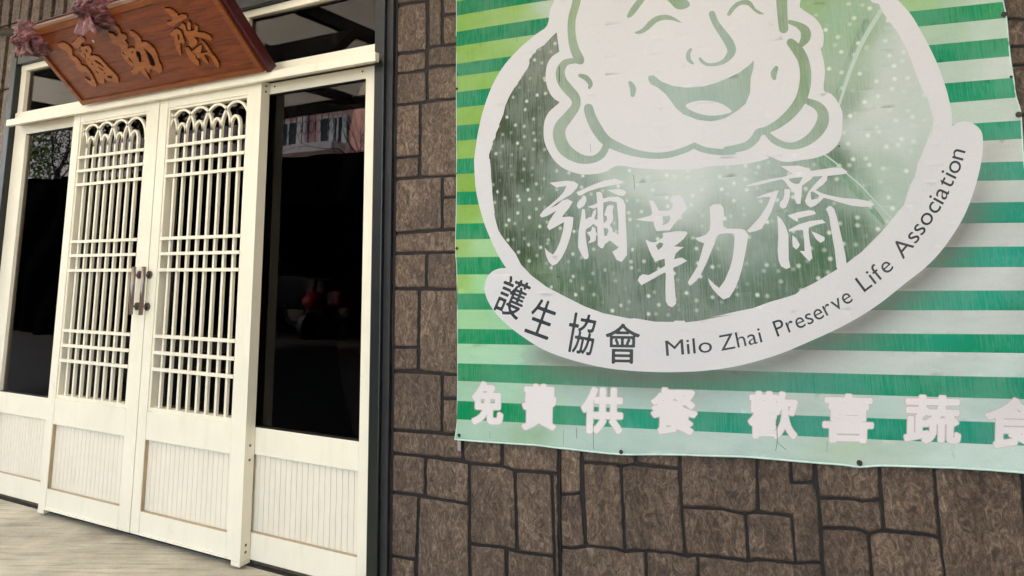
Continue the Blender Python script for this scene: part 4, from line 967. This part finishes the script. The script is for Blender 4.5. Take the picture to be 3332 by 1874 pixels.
# orient triangles towards the street (-Y)
a0 = V3[F3]; ar = (a0[:, 1, 0] - a0[:, 0, 0]) * (a0[:, 2, 1] - a0[:, 0, 1]) - (a0[:, 2, 0] - a0[:, 0, 0]) * (a0[:, 1, 1] - a0[:, 0, 1])
F3[ar > 0] = F3[ar > 0][:, ::-1]
sheet = mesh('printed_sheet', vw, [tuple(int(i) for i in f) for f in F3], BM, ban, fm=[int(i) for i in mat_i], smooth=True)
for nm, k in (('tone_light', 0), ('tone_dark', 1), ('tone_field', 3), ('tone_line', 4)):
    at = sheet.data.color_attributes.new(nm, 'FLOAT_COLOR', 'POINT'); c = np.ones((len(V3), 4)); c[:, :3] = cols[k][used]; at.data.foreach_set('color', c.ravel())
at = sheet.data.attributes.new('print_tone', 'FLOAT', 'POINT'); at.data.foreach_set('value', (pshade[used] * .8).astype(float))
print('banner tris', len(F3))
# hem rolls
M_HEM = simple('pale_mint_hem', lin((194, 220, 210)), .35, 0, .12, 30)
bot = [p for p in OUT[10:33]]
MB().tube([W(x, y - 1, wave(x, y) - .001) for x, y in catmull(bot, 3)] and [W(q[0], q[1] - 1, wave(q[0], q[1])) for q in catmull(bot, 3)], .0032, 6).build('hem', M_HEM, ban, smooth=True)
MB().tube([W(q[0] + 1, q[1], wave(q[0], q[1])) for q in catmull(OUT[0:11], 3)], .0016, 6).build('hem', M_HEM, ban, smooth=True)
MB().tube([W(q[0] - 1, q[1], wave(q[0], q[1])) for q in catmull(OUT[33:], 3)], .002, 6).build('hem', M_HEM, ban, smooth=True)
for x, y, r_ in ((1487,289,.0058),(1489,240,.003),(1487,808,.0062),(1494,1416,.0066),(2021,1470,.0072),(2797,1506,.0085),(3267,47,.0082),(3315,373,.0088),(3290,250,.004),(1817,901,.003),(2730,476,.003)):
    p = W(x, y, wave(x, y) + .001); m = MB(); m.disc(p, (0, -1, 0), r_, .003, 14); m.disc((p[0], p[1] - .003, p[2]), (0, -1, 0), r_ * .6, .0025, 12)
    m.build('fixing_screw', M_NAIL, ban)
tie = MB(); p = W(1495, 1443, .014); tie.box(p[0] - .008, p[0] + .008, p[1] - .004, p[1], p[2] - .028, p[2] + .012)
tag(tie.build('cable_tie', M_TIE, bevel=.002), 'short grey plastic tie end hanging below the left corner of the banner', 'cable tie')

# ------------------------------------------------------------------ things across the street, seen only as reflections in the glass
M_CAN, t_, b_ = new_mat('milky_canopy_sheet'); t_.nodes.remove(b_)
_tl = N(t_, 'ShaderNodeBsdfTranslucent'); _df = N(t_, 'ShaderNodeBsdfDiffuse'); _ms = N(t_, 'ShaderNodeMixShader'); _ms.inputs[0].default_value = .75
_c = mix(t_, .7, (.74, .69, .60), ramp(t_, noise_n(t_, coords(t_), 5, 8, .75), [(.3, (.35, .3, .25)), (.42, (1, 1, 1))]), 'MULTIPLY')
t_.links.new(_c, _tl.inputs[0]); t_.links.new(_c, _df.inputs[0])
t_.links.new(_df.outputs[0], _ms.inputs[1]); t_.links.new(_tl.outputs[0], _ms.inputs[2]); t_.links.new(_ms.outputs[0], t_.nodes['Material Output'].inputs[0])
M_BEAM = simple('black_steel_beam', (.02, .018, .018), .5)
can = empty('canopy', (-4, 1, 3.2), 'grey-brown canopy roof on black beams over the entrance', 'canopy')
zc = MIR(1050, 352, 4.7)[2]
MB().box(-11, 2.6, -2.2, 2.44, zc + .12, zc + .15).build('roof_sheet', M_CAN, can)
for xx in (-10.2, -8.2, -6.2, -4.2, -2.2, -.2, 1.8): MB().box(xx, xx + .09, -2.1, 2.40, zc + .0, zc + .118).build('rafter', M_BEAM, can)
MB().box(-11, 2.6, -2.26, -2.2, zc - .05, zc + .16).build('edge_beam', M_BEAM, can)
for yy in (1.1, -.5): MB().box(-11, 2.6, yy, yy + .07, zc - .08, zc - .002).build('cross_beam', M_BEAM, can)
def mpanel(name, D, x0, y0, x1, y1, th, mat, parent):
    a = MIR(x0, y0, D); b = MIR(x1, y1, D)
    return MB().box(min(a[0], b[0]), max(a[0], b[0]), WALLY - D - th, WALLY - D, min(a[2], b[2]), max(a[2], b[2])).build(name, mat, parent)
DB = 14.0
M_PINK = simple('dusty_pink_render', (.70, .40, .37), .8); M_WHT = simple('white_window_frame', (.75, .75, .73), .5); M_CUR = simple('pale_curtain', (.72, .8, .76), .8)
M_SLAB = simple('pale_slab', (.8, .72, .7), .8); M_DGL = simple('dark_window_glass', (.05, .07, .07), .15); M_IRON = simple('black_iron', (.02, .02, .02), .5)
bd = empty('pink_building', (MIR(1000, 480, DB)[0], WALLY - DB - 4, 0), 'dusty pink apartment building with balcony, reflected in the right glass', 'building')
xa, xb = MIR(820, 480, DB)[0], MIR(1290, 480, DB)[0]
MB().box(xa, xb + 2, WALLY - DB - 8, WALLY - DB, 0, 13).build('wall', M_PINK, bd)
zb = MIR(1000, 488, DB)[2]
MB().box(xa, MIR(1138, 480, DB)[0], WALLY - DB, WALLY - DB + .9, zb - .22, zb + .05).build('balcony_slab', M_SLAB, bd)
for (x0, y0, x1, y1, curt) in ((905,392,972,492,0),(1036,372,1130,492,1)):
    a = MIR(x0, y1, DB); b = MIR(x1, y0, DB); X0, X1, Z0, Z1 = a[0], b[0], zb + .05, b[2]; Y = WALLY - DB
    wn = MB().box(X0, X1, Y + .0, Y + .03, Z0, Z1).build('window', M_DGL, bd)
    m = MB(); n = 2 if not curt else 3
    for k in range(n + 1):
        xx = X0 + (X1 - X0 - .06) * k / n; m.box(xx, xx + .06, Y + .03, Y + .06, Z0, Z1)
    m.box(X0, X1, Y + .06, Y + .08, Z1 - .06, Z1); m.build('frame', M_WHT, wn)
    if curt:
        for f0, f1 in ((.34, .54), (.82, .97)): MB().box(X0 + (X1 - X0) * f0, X0 + (X1 - X0) * f1, Y + .031, Y + .05, Z0, Z1 - .06).build('curtain', M_CUR, wn)
cx0 = MIR(975, 480, DB)[0]; MB().box(cx0, cx0 + .3, WALLY - DB, WALLY - DB + .12, zb, 13).build('column', M_SLAB, bd)
rl = MB(); y_ = WALLY - DB + .86; xe = MIR(1138, 480, DB)[0]
rl.tube([(xa, y_, zb + .95), (xe, y_, zb + .95)], .025, 6); k = xa
while k < xe:
    rl.tube([(k, y_, zb), (k, y_, zb + .95)], .014, 5)
    rl.tube([(k + .12 + .1 * math.cos(a), y_, zb + .55 + .22 * math.sin(a)) for a in np.linspace(0, 6.2, 12)], .012, 5); k += .26
rl.build('railing', M_IRON, bd)
pb = empty('pale_building', (MIR(150, 500, 18)[0], WALLY - 20, 0), 'pale grey apartment block reflected in the left glass', 'building')
xq0, xq1 = MIR(-250, 500, 18)[0], MIR(420, 500, 18)[0]
MB().box(xq0, xq1, WALLY - 26, WALLY - 18, 0, 15).build('wall', simple('pale_pinkish_render', (.62, .55, .56), .8), pb)
# dark car shelter across the lane
M_TARP = simple('black_tarp', (.003, .003, .003), .9, spec=0)
tp = empty('car_shelter', (-11, WALLY - 7, 0), 'low black tarpaulin car shelter across the lane, reflected in the door glass', 'shelter')
vv, ff = [], []; NX, NZ = 90, 5
for i in range(NX + 1):
    for j in range(NZ + 1):
        x_ = -19 + 13.3 * i / NX; z_ = 3.04 + .07 * math.sin(x_ * 1.1) - .75 * j / NZ
        vv.append((x_, WALLY - 5.5 + .10 * math.sin(x_ * 3 + z_ * 1.6) + .05 * math.sin(x_ * 7 - z_ * 3), z_))
for i in range(NX):
    for j in range(NZ): ff.append((i * (NZ + 1) + j, (i + 1) * (NZ + 1) + j, (i + 1) * (NZ + 1) + j + 1, i * (NZ + 1) + j + 1))
mesh('front_valance', vv, ff, M_TARP, tp, smooth=True)
MB().box(-19, -5.7, WALLY - 11.4, WALLY - 5.6, 2.90, 2.93).build('roof_sheet', M_TARP, tp)
MB().box(-19, -5.7, WALLY - 11.5, WALLY - 11.41, .01, 2.93).build('back_screen', M_TARP, tp)
MB().box(-19.1, -19, WALLY - 11.4, WALLY - 5.6, .01, 2.93).build('side_screen', M_TARP, tp)
MB().box(-5.7, -5.6, WALLY - 11.4, WALLY - 5.6, .01, 2.93).build('side_screen', M_TARP, tp)
MB().box(-19, -3.2, WALLY - 11.4, WALLY - 1.5, .012, .03).build('dark_ground_sheet', simple('darkened_ground', (.022, .02, .018), .7, spec=.1), tp)  # added sheet, coloured dark so the ground reflects dimly in the glass
vv, ff = [], []
for i in range(31):
    for j in range(13):
        x_ = -18.2 + 4.6 * i / 30; z_ = 3.0 * j / 12
        vv.append((x_, WALLY - 5.3 + .12 * math.sin(x_ * 3 + z_ * 1.6) + .06 * math.sin(x_ * 7 - z_ * 3), z_ + .02))
for i in range(30):
    for j in range(12): ff.append((i * 13 + j, (i + 1) * 13 + j, (i + 1) * 13 + j + 1, i * 13 + j + 1))
mesh('hanging_tarp', vv, ff, M_TARP, tp, smooth=True)
# tree
te = empty('street_tree', (MIR(170, 560, 9)[0], WALLY - 9, 0), 'thin tree with bare twigs and some green leaves reflected in the left glass', 'tree')
bxp = MIR(150, 700, 9); base = Vector((bxp[0], WALLY - 9, 0)); m = MB(); m.tube([base, base + Vector((.1, 0, 2)), base + Vector((.3, 0, 4))], [.14, .11, .07], 8); m.build('trunk', simple('dark_bark', (.05, .04, .03), .9), te)
m = MB(); rr = random.Random(4); tips = []
def grow(p, d, L, r, n):
    q = [p]; 
    for _ in range(4): d = (d + Vector((rr.uniform(-.3, .3), rr.uniform(-.3, .3), rr.uniform(-.2, .3)))).normalized(); p = p + d * L / 4; q.append(p)
    m.tube(q, [r, r * .85, r * .7, r * .6, r * .5], 4); tips.append(p)
    if n:
        for _ in range(3): grow(q[rr.randint(1, 4)], (d + Vector((rr.uniform(-1, 1), rr.uniform(-.6, .6), rr.uniform(-.5, .7)))).normalized(), L * .72, r * .55, n - 1)
for _ in range(5): grow(base + Vector((.25, 0, rr.uniform(3, 4))), Vector((rr.uniform(-.6, 1), 0, rr.uniform(.1, 1))).normalized(), 1.9, .035, 3)
m.build('branches', M_IRON, te)
m = MB()
for p in tips[::2]:
    if p.x < base.x + .9:
        for _ in range(26):
            c = p + Vector([rr.gauss(0, .22) for _ in range(3)]); u = Vector([rr.uniform(-1, 1) for _ in range(3)]).normalized() * .07; v_ = u.cross(Vector([rr.uniform(-1, 1) for _ in range(3)])).normalized() * .035
            m.add([c - u, c + v_, c + u, c - v_], [(0, 1, 2, 3)])
cg = MIR(112, 490, 8.6)
for _ in range(900):
    c = Vector((cg[0] + rr.gauss(0, .42), cg[1] + rr.gauss(0, .35), cg[2] - .3 + rr.gauss(0, .75))); u = Vector([rr.uniform(-1, 1) for _ in range(3)]).normalized() * .08; v_ = u.cross(Vector([rr.uniform(-1, 1) for _ in range(3)])).normalized() * .04
    m.add([c - u, c + v_, c + u, c - v_], [(0, 1, 2, 3)])
lf = m.build('foliage', simple('leaf_green', (.10, .17, .04), .5), te); lf['kind'] = 'stuff'
t2 = empty('bare_tree', (MIR(1165, 560, 10)[0], WALLY - 10, 0), 'bare branching tree reflected in the right glass before the pink building', 'tree')
b2 = Vector((MIR(1200, 700, 10)[0], WALLY - 10, 0)); m = MB(); m.tube([b2, b2 + Vector((0, 0, 3.2))], [.1, .06], 8); m.build('trunk', M_IRON, t2)
m = MB(); tips = []
for _ in range(5): grow(b2 + Vector((0, 0, rr.uniform(2.7, 3.2))), Vector((rr.uniform(-1, .2), 0, rr.uniform(.1, .8))).normalized(), 1.3, .02, 3)
m.build('branches', M_IRON, t2)
# parked car and scooter
car = empty('parked_car', (-11.6, -6.2, 0), 'black parked car in the lane reflected in the right glass', 'car')
M_CARP = simple('black_car_paint', (.012, .012, .014), .15)
def carhull(xc, yc):
    prof = [(-2.1,.35),(-2.15,.7),(-1.95,.92),(-1.1,1.0),(-.55,1.42),(.75,1.45),(1.5,1.05),(2.05,.95),(2.15,.6),(2.1,.35)]
    v = []; f = []
    for s, wd in ((-1, .0), (1, .0)):
        for x_, z_ in prof: v.append((xc + x_, yc + s * (.85 if z_ < 1.1 else .66), z_))
    n = len(prof)
    for i in range(n): f.append((i, (i + 1) % n, n + (i + 1) % n, n + i))
    f.append(tuple(range(n - 1, -1, -1))); f.append(tuple(n + i for i in range(n)))
    mesh('body', v, f, M_CARP, car, bevel=.05)
    m = MB(); m.add([(xc - 1.04, yc + .6, 1.05), (xc - .6, yc + .56, 1.4), (xc - .6, yc - .56, 1.4), (xc - 1.04, yc - .6, 1.05)], [(0, 1, 2, 3)])
    m.add([(xc - .8, yc + .82, 1.05), (xc - .45, yc + .7, 1.38), (xc + .7, yc + .7, 1.4), (xc + 1.2, yc + .8, 1.08)], [(0, 1, 2, 3)]); m.build('window', M_DGL, car)
    for wx in (-1.35, 1.35):
        for wy in (-.8, .62):
            k = MB(); k.disc((xc + wx, yc + wy, .32), (0, 1, 0), .32, .2, 20); wo = k.build('wheel', M_BLACK, car)
            k = MB(); k.disc((xc + wx, yc + wy - .01, .32), (0, 1, 0), .2, .22, 12); k.build('rim', M_STEELD, wo)
    for yy in (-.6, .4): MB().box(xc - 2.17, xc - 2.13, yc + yy, yc + yy + .25, .65, .78).build('headlight', M_WHT, car)
carhull(-11.6, -6.2)
sc = empty('scooter', (-5.3, -.9, 0), 'dark red motor scooter with a red helmet box reflected in the right glass', 'scooter')
M_SR = simple('scooter_red', (.16, .012, .018), .4); sx_, sy_ = MIR(1015, 1050, 6.6)[0], WALLY - 6.6
sc.location = (sx_, sy_, 0)
MB().box(sx_ - .2, sx_ + .2, sy_ - .06, sy_ + .02, .35, .85).build('leg_shield', M_SR, sc, bevel=.03)
MB().box(sx_ - .16, sx_ + .16, sy_ - 1.15, sy_ - .45, .5, .78).build('seat_body', M_SR, sc, bevel=.06)
MB().box(sx_ - .17, sx_ + .17, sy_ - 1.1, sy_ - .08, .22, .3).build('footboard', M_BLACK, sc)
MB().tube([(sx_ - .33, sy_ - .05, 1.0), (sx_, sy_ - .02, 1.03), (sx_ + .33, sy_ - .05, 1.0)], .02, 8).build('handlebar', M_BLACK, sc)
MB().tube([(sx_, sy_ + .02, .8), (sx_, sy_ - .02, 1.03)], .04, 8).build('steering_column', M_BLACK, sc)
for yy in (sy_ + .12, sy_ - 1.0): MB().disc((sx_ - .05, yy, .23), (1, 0, 0), .23, .1, 20).build('wheel', M_BLACK, sc)
hm = MB(); rows = 10
c = MIR(1012, 980, 6.5); pts = [(c[0], c[1], c[2] - .18 + .36 * i / rows) for i in range(rows + 1)]
hm.tube(pts, [max(.01, .18 * math.sin(math.pi * (i + .35) / (rows + .7))) for i in range(rows + 1)], 18)
tag(hm.build('helmet', simple('helmet_red', (.5, .03, .05), .4), smooth=True), 'red round helmet hung on the scooter, reflected in the right glass', 'helmet')
